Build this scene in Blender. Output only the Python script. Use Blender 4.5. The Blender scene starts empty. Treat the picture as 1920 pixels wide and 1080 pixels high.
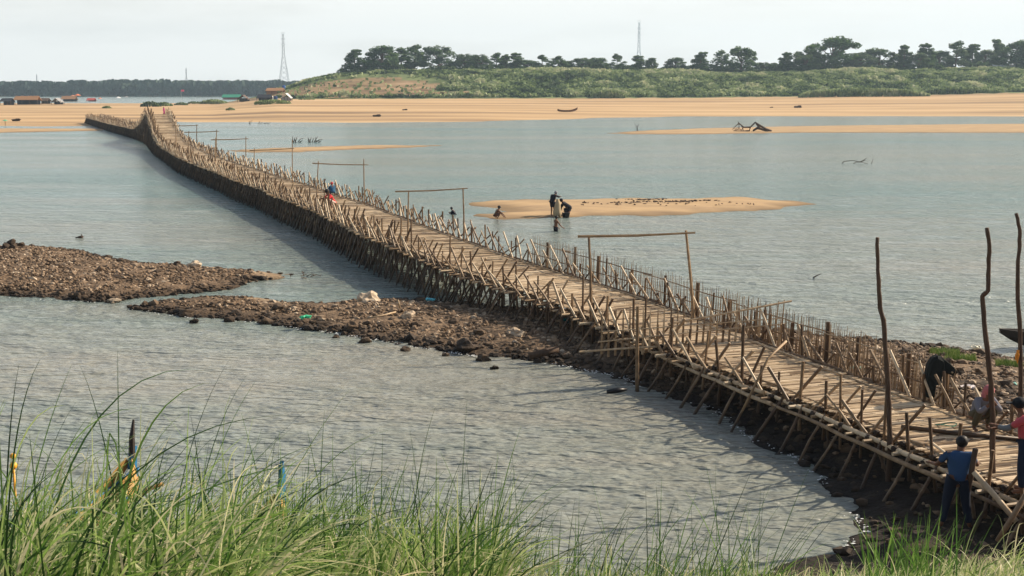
import bpy, math, random
import numpy as np
from mathutils import Vector, noise as mnoise
random.seed(7); rnd = random.random
def U(a, b): return a + (b-a)*random.random()
C = bpy.context.scene.collection
scene = bpy.context.scene

# ------------------------------------------------------------------ camera, light, exposure
F = 2400.0; TH = math.atan((540-167)/F); CT, ST = math.cos(TH), math.sin(TH); H = 8.0
cam = bpy.data.cameras.new('camera'); camo = bpy.data.objects.new('camera', cam); C.objects.link(camo)
camo.location = (0, 0, H); camo.rotation_euler = (math.pi/2-TH, 0, 0)
cam.sensor_width = 36; cam.lens = F/1920*36; cam.clip_start = .1; cam.clip_end = 9000
scene.camera = camo
SAZ, SEL = math.radians(66), math.radians(33)      # sun: to the right and a little ahead
w = bpy.data.worlds.new('World'); scene.world = w; w.use_nodes = True
nt = w.node_tree; N = nt.nodes; L = nt.links; N.clear()
out = N.new('ShaderNodeOutputWorld'); bg = N.new('ShaderNodeBackground'); sky = N.new('ShaderNodeTexSky')
sky.sky_type = 'NISHITA'; sky.sun_disc = False; sky.sun_elevation = SEL; sky.sun_rotation = SAZ
sky.dust_density = 3.0; sky.air_density = 1.2; sky.ozone_density = 1.0; sky.altitude = 10
tc = N.new('ShaderNodeTexCoord'); sep = N.new('ShaderNodeSeparateXYZ'); L.new(tc.outputs['Generated'], sep.inputs[0])
mp = N.new('ShaderNodeMapping'); mp.inputs['Scale'].default_value = (1.6, 1.6, 9); L.new(tc.outputs['Generated'], mp.inputs[0])
cn = N.new('ShaderNodeTexNoise'); cn.inputs['Scale'].default_value = 2.2; cn.inputs['Detail'].default_value = 6; L.new(mp.outputs[0], cn.inputs[0])
mr = N.new('ShaderNodeMapRange'); L.new(sep.outputs[2], mr.inputs[0]); mr.inputs[1].default_value = 0.10; mr.inputs[2].default_value = 0.45
mr.inputs[3].default_value = 1.0; mr.inputs[4].default_value = .0
cm = N.new('ShaderNodeMapRange'); L.new(cn.outputs[0], cm.inputs[0]); cm.inputs[1].default_value = .38; cm.inputs[2].default_value = .66
cm.inputs[3].default_value = -.16; cm.inputs[4].default_value = .16
ad = N.new('ShaderNodeMath'); ad.operation = 'ADD'; ad.use_clamp = True; L.new(mr.outputs[0], ad.inputs[0]); L.new(cm.outputs[0], ad.inputs[1])
mx = N.new('ShaderNodeMixRGB'); L.new(ad.outputs[0], mx.inputs[0]); L.new(sky.outputs[0], mx.inputs[1]); mx.inputs[2].default_value = (9.6, 9.65, 9.25, 1)
L.new(mx.outputs[0], bg.inputs[0]); bg.inputs[1].default_value = .078; L.new(bg.outputs[0], out.inputs[0])
sl = bpy.data.lights.new('sun', 'SUN'); sl.energy = 5.0; sl.angle = math.radians(.6); sl.color = (1, .86, .68)
so = bpy.data.objects.new('sun', sl); C.objects.link(so)
sd = Vector((math.sin(SAZ)*math.cos(SEL), math.cos(SAZ)*math.cos(SEL), math.sin(SEL)))
so.rotation_euler = sd.to_track_quat('Z', 'Y').to_euler(); so.location = (60, 30, 60)
scene.view_settings.view_transform = 'Standard'; scene.view_settings.look = 'None'
scene.view_settings.exposure = 0.54; scene.view_settings.gamma = 1
scene.cycles.max_bounces = 6; scene.cycles.volume_bounces = 0; scene.cycles.transparent_max_bounces = 8

def P(px, py, z=0.0):                                # where a sight line of the survey meets height z
    u = px-960; dv = py-540; dn = F*ST+dv*CT; fw = F*CT-dv*ST; t = (H-z)/dn
    return (u*t, fw*t)
def ZAT(py, y):                                      # height seen at row py at distance y
    dv = py-540; return H-(F*ST+dv*CT)/(F*CT-dv*ST)*y
def XAT(px, y, py=540):
    dv = py-540; return (px-960)/(F*CT-dv*ST)*y

# ------------------------------------------------------------------ helpers
def tag(o, label=None, cat=None, group=None, kind=None):
    if label: o['label'] = label
    if cat: o['category'] = cat
    if group: o['group'] = group
    if kind: o['kind'] = kind
    return o
def empty(name, loc=(0,0,0), label=None, cat=None, group=None, rz=0, s=1):
    o = bpy.data.objects.new(name, None); C.objects.link(o); o.location = loc; o.rotation_euler = (0,0,rz); o.scale = (s,s,s)
    o.empty_display_size = .3
    return tag(o, label, cat, group)
class MB:
    def __init__(s): s.v = []; s.f = []; s.t = []; s.tint = .5
    def add(s, vs, fs, t=None):
        b = len(s.v); s.v += [tuple(p) for p in vs]; s.f += [tuple(i+b for i in f) for f in fs]
        s.t += [s.tint if t is None else t]*len(vs); return s
    def tube(s, pts, r, n=6, t=None, cap=True):
        pts = [Vector(p) for p in pts]; m = len(pts)
        if not hasattr(r, '__len__'): r = [r]*m
        vs = []; fs = []; prev = None
        for i, p in enumerate(pts):
            d = (pts[min(i+1, m-1)]-pts[max(i-1, 0)])
            if d.length < 1e-9: d = Vector((0,0,1))
            d.normalize()
            if prev is None:
                a = d.orthogonal().normalized()
            else:
                a = prev-d*prev.dot(d)
                a = a.normalized() if a.length > 1e-6 else d.orthogonal().normalized()
            prev = a; b = d.cross(a)
            for k in range(n):
                q = 2*math.pi*k/n; vs.append(p+(a*math.cos(q)+b*math.sin(q))*r[i])
        for i in range(m-1):
            for k in range(n):
                fs.append((i*n+k, i*n+(k+1)%n, (i+1)*n+(k+1)%n, (i+1)*n+k))
        if cap: fs.append(tuple(range(n-1, -1, -1))); fs.append(tuple((m-1)*n+k for k in range(n)))
        return s.add(vs, fs, t)
    def box(s, c, d, rz=0, t=None, rx=0, ry=0):
        from mathutils import Euler
        R = Euler((rx, ry, rz)).to_matrix(); c = Vector(c)
        vs = [c+R@Vector((x*d[0]/2, y*d[1]/2, z*d[2]/2)) for x in (-1,1) for y in (-1,1) for z in (-1,1)]
        return s.add(vs, [(0,1,3,2),(4,6,7,5),(0,4,5,1),(2,3,7,6),(0,2,6,4),(1,5,7,3)], t)
    def blob(s, c, r, t=None, rough=.25, seed=0, sub=1, flat=1.0):
        vs, fs = ICO[sub]; c = Vector(c); out_ = []
        if not hasattr(r, '__len__'): r = (r, r, r)
        for v in vs:
            k = 1+rough*(mnoise.noise(v*1.7+Vector((seed*3.1, seed*1.7, seed*.9))))*1.6
            out_.append(c+Vector((v.x*r[0]*k, v.y*r[1]*k, v.z*r[2]*k*flat)))
        return s.add(out_, fs, t)
    def quad(s, c, a, b, t=None):
        c = Vector(c); return s.add([c-a-b, c+a-b, c+a+b, c-a+b], [(0,1,2,3)], t)
    def build(s, name, mat, parent=None, smooth=False, label=None, kind=None):
        me = bpy.data.meshes.new(name); o = Vector(parent.location) if parent else Vector((0,0,0))
        me.from_pydata([(x-o.x, y-o.y, z-o.z) for x, y, z in s.v], [], s.f)
        at = me.attributes.new('tint', 'FLOAT', 'POINT'); at.data.foreach_set('value', s.t)
        if smooth: me.polygons.foreach_set('use_smooth', [True]*len(me.polygons))
        me.materials.append(mat); me.update()
        ob = bpy.data.objects.new(name, me); C.objects.link(ob)
        if parent: ob.parent = parent
        if label: ob['label'] = label
        if kind: ob['kind'] = kind
        return ob
def ico(sub):
    p = (1+5**.5)/2
    v = [Vector(q).normalized() for q in [(-1,p,0),(1,p,0),(-1,-p,0),(1,-p,0),(0,-1,p),(0,1,p),(0,-1,-p),(0,1,-p),(p,0,-1),(p,0,1),(-p,0,-1),(-p,0,1)]]
    f = [(0,11,5),(0,5,1),(0,1,7),(0,7,10),(0,10,11),(1,5,9),(5,11,4),(11,10,2),(10,7,6),(7,1,8),(3,9,4),(3,4,2),(3,2,6),(3,6,8),(3,8,9),(4,9,5),(2,4,11),(6,2,10),(8,6,7),(9,8,1)]
    for _ in range(sub):
        c = {}; nf = []
        def mid(a, b):
            k = (min(a,b), max(a,b))
            if k not in c: v.append(((v[a]+v[b])/2).normalized()); c[k] = len(v)-1
            return c[k]
        for a, b, d in f:
            x, y, z = mid(a,b), mid(b,d), mid(d,a); nf += [(a,x,z),(b,y,x),(d,z,y),(x,y,z)]
        f = nf
    return v, f
ICO = {0: ico(0), 1: ico(1), 2: ico(2), 3: ico(3)}
def copy_tree(o, parent=None):
    c = o.copy(); C.objects.link(c)
    if parent: c.parent = parent
    for ch in list(o.children): copy_tree(ch, c)
    return c
def flock(name, items, mat, parent, cap=98, smooth=False):   # one mesh each for the nearest, the rest as one
    items.sort(key=lambda it: it[0])
    for d, fn in items[:cap]:
        m = MB(); fn(m); m.build(name, mat, parent, smooth)
    if len(items) > cap:
        m = MB()
        for d, fn in items[cap:]: fn(m)
        m.build(name, mat, parent, smooth, kind='stuff')

# ------------------------------------------------------------------ materials
def mat(name, col=(.5,.5,.5), rough=.8, stops=None, scale=8, detail=5, bump=0, bscale=None, use_tint=0, spec=.3,
        vec='Object', stretch=(1,1,1), trans=0, wet=None, metal=0, bdist=.02, nz=.5):
    m = bpy.data.materials.new(name); m.use_nodes = True; nt = m.node_tree; N = nt.nodes; L = nt.links
    b = N['Principled BSDF']; b.inputs['Roughness'].default_value = rough; b.inputs['Specular IOR Level'].default_value = spec
    b.inputs['Metallic'].default_value = metal
    tc = N.new('ShaderNodeTexCoord'); mp = N.new('ShaderNodeMapping'); mp.inputs['Scale'].default_value = stretch
    L.new(tc.outputs[vec], mp.inputs[0])
    colsock = None
    if stops:
        n = N.new('ShaderNodeTexNoise'); n.inputs['Scale'].default_value = scale; n.inputs['Detail'].default_value = detail; n.inputs['Roughness'].default_value = .62
        L.new(mp.outputs[0], n.inputs[0]); src = n.outputs[0]
        a = N.new('ShaderNodeMath'); a.operation = 'MULTIPLY_ADD'; L.new(src, a.inputs[0]); a.inputs[1].default_value = nz*2; a.inputs[2].default_value = .5-nz
        src = a.outputs[0]
        if use_tint:
            at = N.new('ShaderNodeAttribute'); at.attribute_name = 'tint'
            q = N.new('ShaderNodeMath'); q.operation = 'MULTIPLY_ADD'; L.new(at.outputs['Fac'], q.inputs[0]); q.inputs[1].default_value = use_tint; q.inputs[2].default_value = -use_tint/2
            a2 = N.new('ShaderNodeMath'); a2.operation = 'ADD'; L.new(src, a2.inputs[0]); L.new(q.outputs[0], a2.inputs[1]); src = a2.outputs[0]
        r = N.new('ShaderNodeValToRGB'); L.new(src, r.inputs[0])
        while len(r.color_ramp.elements) > 2: r.color_ramp.elements.remove(r.color_ramp.elements[0])
        es = r.color_ramp.elements
        for i, (p_, c_) in enumerate(stops):
            e = es[i] if i < 2 else es.new(p_)
            e.position = p_; e.color = (*c_, 1)
        colsock = r.outputs[0]
        if wet:
            g = N.new('ShaderNodeNewGeometry'); s_ = N.new('ShaderNodeSeparateXYZ'); L.new(g.outputs['Position'], s_.inputs[0])
            w_ = N.new('ShaderNodeMapRange'); L.new(s_.outputs[2], w_.inputs[0]); w_.inputs[1].default_value = wet[0]; w_.inputs[2].default_value = wet[1]
            w_.inputs[3].default_value = wet[2]; w_.inputs[4].default_value = 1
            x = N.new('ShaderNodeMixRGB'); x.blend_type = 'MULTIPLY'; x.inputs[0].default_value = 1; L.new(colsock, x.inputs[1]); L.new(w_.outputs[0], x.inputs[2]); colsock = x.outputs[0]
        L.new(colsock, b.inputs['Base Color'])
    else: b.inputs['Base Color'].default_value = (*col, 1)
    if bump:
        n2 = N.new('ShaderNodeTexNoise'); n2.inputs['Scale'].default_value = bscale or scale*2; n2.inputs['Detail'].default_value = 6; L.new(mp.outputs[0], n2.inputs[0])
        bp = N.new('ShaderNodeBump'); bp.inputs['Strength'].default_value = bump; bp.inputs['Distance'].default_value = bdist; L.new(n2.outputs[0], bp.inputs['Height']); L.new(bp.outputs[0], b.inputs['Normal'])
    if trans:
        t = N.new('ShaderNodeBsdfTranslucent'); ms = N.new('ShaderNodeMixShader'); ms.inputs[0].default_value = trans
        if colsock: L.new(colsock, t.inputs[0])
        else: t.inputs[0].default_value = (*col, 1)
        L.new(b.outputs[0], ms.inputs[1]); L.new(t.outputs[0], ms.inputs[2]); L.new(ms.outputs[0], N['Material Output'].inputs[0])
    return m
BAM = mat('bamboo', rough=.55, stops=[(0,(.028,.017,.010)),(.35,(.115,.068,.036)),(.62,(.32,.215,.12)),(1,(.66,.53,.36))], scale=5, use_tint=.75, wet=(.05,.45,.35), nz=.3, bump=.3, bscale=40, bdist=.004)
DECK = mat('bamboo_deck', rough=.6, stops=[(0,(.04,.024,.014)),(.3,(.23,.15,.082)),(.52,(.53,.395,.245)),(1,(.76,.62,.44))], scale=1.2, use_tint=.7, nz=.45)
WOOD = mat('old_wood', rough=.8, stops=[(0,(.02,.013,.009)),(.5,(.09,.055,.035)),(1,(.20,.13,.08))], scale=12, use_tint=.5, stretch=(1,1,.2), bump=.6, bscale=30, bdist=.01)
SAND = mat('sand', rough=.95, spec=.1, stops=[(0,(.20,.135,.085)),(.36,(.37,.26,.155)),(.62,(.46,.32,.18)),(1,(.56,.41,.25))], scale=.6, detail=8, stretch=(.3,1,1), vec='Object', wet=(.0,.14,.5), bump=.3, bscale=3, bdist=.05, nz=.75)
ROCK = mat('rubble', rough=.85, stops=[(0,(.035,.025,.018)),(.4,(.135,.09,.055)),(.7,(.26,.18,.115)),(1,(.50,.40,.29))], scale=2.5, use_tint=.9, wet=(.02,.24,.18), bump=.6, bscale=14, bdist=.03, nz=.4)
LEAF = mat('foliage', rough=.65, stops=[(0,(.016,.040,.014)),(.5,(.062,.125,.036)),(1,(.20,.28,.08))], scale=.3, use_tint=.8, trans=.4, nz=.4)
HILLV = mat('bank_vegetation', rough=.8, stops=[(0,(.015,.03,.012)),(.3,(.06,.10,.035)),(.5,(.16,.22,.08)),(.75,(.30,.36,.17)),(1,(.48,.48,.30))], scale=.12, use_tint=.9, trans=.3, nz=.5)
FARV = mat('far_forest', rough=.9, stops=[(0,(.014,.034,.026)),(.5,(.035,.066,.05)),(1,(.08,.12,.08))], scale=.02, use_tint=.6, nz=.4)  # bluish cast of distance haze painted into the foliage colour
GRASS = mat('grass_blades', rough=.5, stops=[(0,(.02,.055,.014)),(.25,(.07,.16,.028)),(.5,(.20,.33,.07)),(.75,(.48,.54,.23)),(1,(.72,.66,.42))], scale=3, use_tint=1.1, trans=.4, nz=.15, spec=.4)
METAL = mat('galvanised_steel', (.42,.45,.48), .5)
def flat(n, c, r=.8, **k): return mat(n, c, r, **k)

# ------------------------------------------------------------------ water, river bed
def grid(name, xs, ys, zf, m, smooth=True):
    nx, ny = len(xs), len(ys); v = [(x, y, zf(x, y)) for y in ys for x in xs]
    f = [(j*nx+i, j*nx+i+1, (j+1)*nx+i+1, (j+1)*nx+i) for j in range(ny-1) for i in range(nx-1)]
    b = MB(); b.v = v; b.f = f; b.t = [.5]*len(v); return b.build(name, m, smooth=smooth)
def water_mat():
    m = bpy.data.materials.new('river_water'); m.use_nodes = True; nt = m.node_tree; N = nt.nodes; L = nt.links
    b = N['Principled BSDF']; b.inputs['IOR'].default_value = 1.33
    g = N.new('ShaderNodeNewGeometry')
    def nz(scale, st, det, ro=.55, rot=0):
        mp = N.new('ShaderNodeMapping'); mp.inputs['Scale'].default_value = st; mp.inputs['Rotation'].default_value = (0,0,rot); L.new(g.outputs['Position'], mp.inputs[0])
        n = N.new('ShaderNodeTexNoise'); n.inputs['Scale'].default_value = scale; n.inputs['Detail'].default_value = det; n.inputs['Roughness'].default_value = ro
        L.new(mp.outputs[0], n.inputs[0]); return n.outputs[0]
    def mapr(s, a, c, d, e):
        r = N.new('ShaderNodeMapRange'); L.new(s, r.inputs[0]); r.inputs[1].default_value = a; r.inputs[2].default_value = c; r.inputs[3].default_value = d; r.inputs[4].default_value = e; return r.outputs[0]
    patch = nz(.06, (.25, 1, 1), 8, .7)
    col = N.new('ShaderNodeValToRGB'); big_ = nz(.022, (.16, 1, 1), 6, .6); fine_ = nz(.05, (.22, 1, 1), 9, .72); ma = N.new('ShaderNodeMath'); ma.operation = 'ADD'; L.new(big_, ma.inputs[0]); L.new(fine_, ma.inputs[1])
    mh = N.new('ShaderNodeMath'); mh.operation = 'MULTIPLY'; L.new(ma.outputs[0], mh.inputs[0]); mh.inputs[1].default_value = .5
    sx3 = N.new('ShaderNodeSeparateXYZ'); L.new(g.outputs['Position'], sx3.inputs[0]); mk = N.new('ShaderNodeMath'); mk.operation = 'ADD'; L.new(mh.outputs[0], mk.inputs[0]); L.new(mapr(sx3.outputs[1], 20, 80, .07, -.045), mk.inputs[1]); L.new(mk.outputs[0], col.inputs[0])
    col.color_ramp.elements[0].position = .4; col.color_ramp.elements[0].color = (.135,.215,.205,1)
    col.color_ramp.elements[1].position = .6; col.color_ramp.elements[1].color = (.27,.26,.22,1)
    L.new(col.outputs[0], b.inputs['Base Color'])
    L.new(mapr(patch, .35, .65, .10, .22), b.inputs['Roughness'])
    w1 = nz(.9, (.55, 1.3, 1), 3, .5, .25); w2 = nz(4.5, (.5, 1.3, 1), 2, .5, -.1)
    mm = N.new('ShaderNodeMath'); mm.operation = 'MULTIPLY_ADD'; L.new(w2, mm.inputs[0]); mm.inputs[1].default_value = .45; L.new(w1, mm.inputs[2])
    bp = N.new('ShaderNodeBump'); bp.inputs['Distance'].default_value = .75; L.new(mm.outputs[0], bp.inputs['Height'])
    L.new(mapr(patch, .36, .62, .35, .8), bp.inputs['Strength']); L.new(bp.outputs[0], b.inputs['Normal'])
    return m
WATER = water_mat()
def prog(a, b, s0, g):
    r = [a]; s = s0
    while r[-1] < b: r.append(r[-1]+s); s *= g
    r[-1] = b; return r
def water_sheet():
    rw = np.random.RandomState(4); lam = np.concatenate([rw.uniform(1.6, 3.2, 6), rw.uniform(.7, 1.6, 14), rw.uniform(.26, .7, 34)])
    ang = rw.normal(.12, .55, len(lam)); ph = rw.uniform(0, 6.28, len(lam)); k = 2*np.pi/lam
    ys_ = [-60., 4., 10., 15.]; y = 16.
    while y < 3200: ys_.append(y); y += max(.045, y*y/8/1280*.8) if y < 400 else y*.08
    ys_.append(3200.); Y1_ = np.array(ys_)
    ta = np.concatenate([[-12, -5, -2, -1, -.7], np.linspace(-.55, .55, 1050), [.7, 1, 2, 5, 12]])
    X = ta[None, :]*np.maximum(Y1_[:, None], 6.); X = np.clip(X, -2400, 2400); Y = np.repeat(Y1_[:, None], len(ta), 1)
    dY = np.gradient(Y1_)[:, None]; dX = np.abs(np.gradient(X, axis=1))
    m_ = .55+.45*np.sin(X*.13+1.3*np.sin(Y*.11))*np.sin(Y*.21+1.7*np.sin(X*.07+1)); Z = np.zeros(X.shape)
    wx = X+.35*np.sin(Y*.8+X*.3)+.2*np.sin(X*1.7); wy = Y+.3*np.sin(X*.9-Y*.4)
    for l, a_, p_, k_ in zip(lam, ang, ph, k):
        kx, ky = k_*np.sin(a_), k_*np.cos(a_); res = np.maximum(np.abs(kx)*dX, np.abs(ky)*dY); f = np.clip((2.2-res)/1.2, 0, 1)
        slope = .027 if l < .7 else (.022 if l < 1.6 else .016)
        Z += f*slope/k_*np.sin(kx*wx+ky*wy+p_)*(.35+.65*m_)
    Z *= np.clip((Y-15)/2, 0, 1)*(np.abs(ta)[None, :] <= .56)
    n1, n2 = X.shape; idx = np.arange(n1*n2).reshape(n1, n2)
    q = np.stack([idx[:-1, :-1], idx[:-1, 1:], idx[1:, 1:], idx[1:, :-1]], -1).reshape(-1, 4)
    me = bpy.data.meshes.new('river_water'); me.vertices.add(n1*n2); me.vertices.foreach_set('co', np.stack([X, Y, Z], -1).astype(np.float32).ravel())
    me.loops.add(q.size); me.loops.foreach_set('vertex_index', q.astype(np.int32).ravel()); me.polygons.add(len(q)); me.polygons.foreach_set('loop_start', np.arange(0, q.size, 4, dtype=np.int32)); me.polygons.foreach_set('loop_total', np.full(len(q), 4, dtype=np.int32))
    me.update(calc_edges=True); me.polygons.foreach_set('use_smooth', [True]*len(q)); me.materials.append(WATER)
    o = bpy.data.objects.new('river_water', me); C.objects.link(o); return o
tag(water_sheet(), kind='structure')
BED = mat('river_bed', rough=.9, stops=[(0,(.1,.07,.04)),(1,(.2,.15,.09))], scale=.3)
tag(grid('river_bed', [-2400, 2400], [-60, 3200], lambda x, y: -1.5, BED), kind='structure')

# ------------------------------------------------------------------ near bank, rubble bars
def sdf(poly, X, Y):
    poly = np.array(poly, float); n = len(poly); ins = np.zeros(X.shape, bool); D = np.full(X.shape, 1e9)
    for i in range(n):
        ax, ay = poly[i]; bx, by = poly[(i+1) % n]
        ex, ey = bx-ax, by-ay; t = np.clip(((X-ax)*ex+(Y-ay)*ey)/(ex*ex+ey*ey+1e-12), 0, 1)
        D = np.minimum(D, np.hypot(X-ax-t*ex, Y-ay-t*ey))
        c = ((ay > Y) != (by > Y)) & (X < (bx-ax)*(Y-ay)/((by-ay) if by != ay else 1e-9)+ax); ins ^= c
    return np.where(ins, D, -D)
def pix(l): return [P(a, b, 0) for a, b in l]
BARA = pix([(-160,468),(0,467),(60,464),(150,470),(190,482),(260,495),(330,499),(400,505),(470,509),(550,515),(540,520),(470,530),(430,541),(380,549),(330,553),(240,561),(200,567),(130,561),(60,557),(0,553),(-160,548)])
BARB = pix([(235,578),(300,568),(380,559),(440,558),(500,562),(560,569),(620,571),(640,567),(700,563),(760,563),(830,568),(900,574),(1000,580),(1150,590),(1300,600),(1490,626),(1600,636),(1700,645),(1760,651),(1850,664),(1920,676),(2100,700)]) + \
    [(30, 30), (30, 2), (6, 8), (0, 17.2), (2.2, 19.2)] + pix([(1440,1066),(1569,1038),(1618,999),(1611,975),(1560,918),(1510,876),(1440,838),(1351,778),(1260,742),(1195,720),(1140,702),(1095,695),(1010,677),(940,670),(880,664),(820,655),(740,643),(680,633),(600,620),(520,610),(440,600),(360,594),(300,586),(240,579)])
def near_z(X, Y):
    a = sdf(BARA, X, Y); b = sdf(BARB, X, Y)
    z = np.maximum(np.where(a > 0, .42*(1-np.exp(-a*.55)), a*.35), np.where(b > 0, .40*(1-np.exp(-b*.5)), b*.35))
    r = np.clip((X-2)/4, 0, 1)
    bank = np.minimum((7.98-.42*Y)*(1-r)+(8.12-.405*Y)*r, (17.2+2.2*np.clip(X-1,0,3)/3-Y)*.72)
    bank = np.where(Y < 3, 6.4+0*Y, np.minimum(bank, 6.4))
    return np.maximum(np.maximum(z, bank), -1.2)
def NZ(x, y): return float(near_z(np.array([float(x)]), np.array([float(y)]))[0])
gx = np.arange(-36, 36.1, .2); gy = np.arange(-12, 74, .2); GX, GY = np.meshgrid(gx, gy); GZ = near_z(GX, GY)
for j in range(GZ.shape[0]):
    for i in range(GZ.shape[1]):
        if GZ[j, i] > -.3:
            x, y = GX[j, i], GY[j, i]; k = .09 if y > 18 else .12
            GZ[j, i] += k*mnoise.noise(Vector((x*.9, y*.9, 1)))+.06*mnoise.noise(Vector((x*2.2, y*2.2, 4)))
bk = MB(); nx_ = len(gx); bk.v = [(GX[j, i], GY[j, i], GZ[j, i]) for j in range(len(gy)) for i in range(nx_)]
bk.t = [0]*len(bk.v)
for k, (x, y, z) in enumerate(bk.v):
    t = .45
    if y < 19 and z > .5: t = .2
    elif y < 33: t = -.1-.15*(y < 28)  # near mud darker: wet ground, with shadow tone painted into its tint
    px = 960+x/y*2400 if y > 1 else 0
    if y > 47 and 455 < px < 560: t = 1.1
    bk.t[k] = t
bk.f = [(j*nx_+i, j*nx_+i+1, (j+1)*nx_+i+1, (j+1)*nx_+i) for j in range(len(gy)-1) for i in range(nx_-1)
        if max(GZ[j, i], GZ[j+1, i], GZ[j, i+1], GZ[j+1, i+1]) > -.8]
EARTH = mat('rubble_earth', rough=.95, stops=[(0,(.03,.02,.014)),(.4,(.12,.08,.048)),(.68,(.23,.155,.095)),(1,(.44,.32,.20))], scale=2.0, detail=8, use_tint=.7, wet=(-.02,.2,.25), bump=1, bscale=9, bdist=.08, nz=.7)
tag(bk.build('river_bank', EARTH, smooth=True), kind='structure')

def ppx(x, y): return 960+x/(y+1e-6)*2400
# rubble: uncounted small stones
st = MB(); cnt = 0; big = []
rx = np.random.RandomState(3)
cx = rx.uniform(-30, 16, 120000); cy = rx.uniform(21, 66, 120000); cz = near_z(cx, cy); sa = sdf(BARA, cx, cy); sb = sdf(BARB, cx, cy)
for x, y, z, a, b in zip(cx, cy, cz, sa, sb):
    if z < -.03 or cnt > 17000: continue
    px = ppx(x, y)
    if px < -60 or px > 1990: continue
    if 470 < px < 560 and y > 47 and rnd() < .85: continue
    if y < 33 and x > 3 and x < 12-.33*(y-20) and rnd() < .8: continue
    e = max(a, b); rim = e < .7
    s_ = U(.025, .085)*(1.35 if rim else 1)*(1 if rnd() < .93 else 1.7)
    st.blob((x, y, z+s_*.2), (s_*U(.8, 1.5), s_*U(.8, 1.3), s_*U(.45, .9)), t=U(.0, .45) if rim else min(1, max(.1, random.gauss(.5, .24))), rough=.45, seed=cnt*.37, sub=0)
    cnt += 1
tag(st.build('rubble_stones', ROCK), 'brown broken rubble and pebbles covering the bars beside the bridge', 'rubble', kind='stuff')
def rock(px, py, r, t, label, group=None, name='stone', flat_=.7, sub=2):
    x, y = P(px, py, .2); z = max(NZ(x, y), -.02); m = MB(); m.blob((x, y, z+r*.3*flat_), (r, r*.9, r*flat_), t=t, rough=.4, seed=px*.13, sub=sub)
    o = m.build(name, ROCK); o.location = (x, y, z)
    for v in o.data.vertices: v.co -= Vector((x, y, z))
    return tag(o, label, 'stone', group)
rock(212, 558, .24, 1.5, 'pale cream boulder at the waterline of the left rubble bar')
rock(152, 551, .30, .15, 'dark rounded boulder at the near edge of the left rubble bar')
rock(20, 471, .42, .05, 'large dark boulder on the far edge of the left rubble bar')
rock(36, 469, .30, .12, 'dark stone right of the large boulder on the left bar')
rock(333, 497, .22, .1, 'small black stone on the far edge of the left bar, near its sandy tip')
rock(365, 500, .30, 1.2, 'pale sandy stone lying near the sandy tip of the left bar')
rock(690, 566, .42, 1.1, 'flat pinkish slab stone on the far edge of the middle rubble bar')
rock(364, 594, .16, .0, 'black wet stone alone in the water before the bar tip')
rock(926, 679, .13, .0, 'single small black stone in the water off the rubble bar')
rock(766, 600, .24, 1.0, 'flat pale stone in the middle of the rubble bar')
rock(662, 612, .27, .3, 'brown round boulder on the near slope of the rubble bar')
rock(872, 648, .36, .0, 'big black wet boulder at the near waterline of the rubble bar')
rock(968, 632, .25, .95, 'light tan block stone near the bridge shadow on the rubble bar')
rock(1862, 668, .14, .1, 'dark round stone by the water on the right hand bank')
ORD = ['first','second','third','fourth','fifth','sixth','seventh','eighth','ninth','tenth']
for place, lst in (('on the near waterline of the middle bar', [(430,592),(500,596),(560,602),(600,609),(630,622),(684,630),(760,645),(836,654),(905,664),(1010,668)]),
                   ('lying inland on the middle rubble bar', [(520,580),(590,588),(740,590),(850,612),(900,628)]),
                   ('lying on top of the left bar', [(60,520),(110,508),(190,515),(250,530),(300,540)]),
                   ('on the right bank beyond the fence', [(1700,668),(1780,690),(1840,712),(1885,735)])):
    for k, (px, py) in enumerate(lst):
        rock(px, py, U(.12,.22), U(.05,.8), 'brown stone %s, %s from left' % (place, ORD[k]), 'larger stones on the rubble bars', sub=1)

# foam at the waterline
FOAM = mat('foam', (.78,.8,.78), .6)
fo = MB()
def foam(poly, wd, dens):
    pts = [P(a, b, 0) for a, b in poly]
    for (ax, ay), (bx, by) in zip(pts, pts[1:]):
        n = int(math.hypot(bx-ax, by-ay)*dens*.75)
        for _ in range(n):
            t = rnd(); wd2 = wd*(1+1.5*rnd()); x = ax+(bx-ax)*t+random.gauss(0, wd2); y = ay+(by-ay)*t+random.gauss(0, wd)
            r = U(.007, .022); k = [(x+r*U(1,2.6)*math.cos(q), y+r*math.sin(q), .03+.012*rnd()) for q in [i*1.047+U(-.3,.3) for i in range(6)]]
            fo.add(k+[(x, y, .045)], [(i, (i+1) % 6, 6) for i in range(6)])
foam([(520,612),(600,622),(680,635),(740,645)], .07, 22); foam([(770,652),(810,657)], .05, 20)
foam([(840,661),(880,668),(900,672)], .06, 45); foam([(1040,682),(1095,696),(1140,703),(1173,708),(1200,726)], .07, 45)
foam([(1307,757),(1351,777),(1400,822),(1470,846),(1516,876),(1550,910)], .05, 16); foam([(1590,960),(1613,980),(1620,1000),(1572,1040)], .05, 25)
foam([(20,560),(200,570)], .06, 6); foam([(240,582),(360,598),(480,607)], .06, 8)
tag(fo.build('foam', FOAM, smooth=True), 'white foam and wavelets breaking along the waterline', 'foam', kind='stuff')

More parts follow.
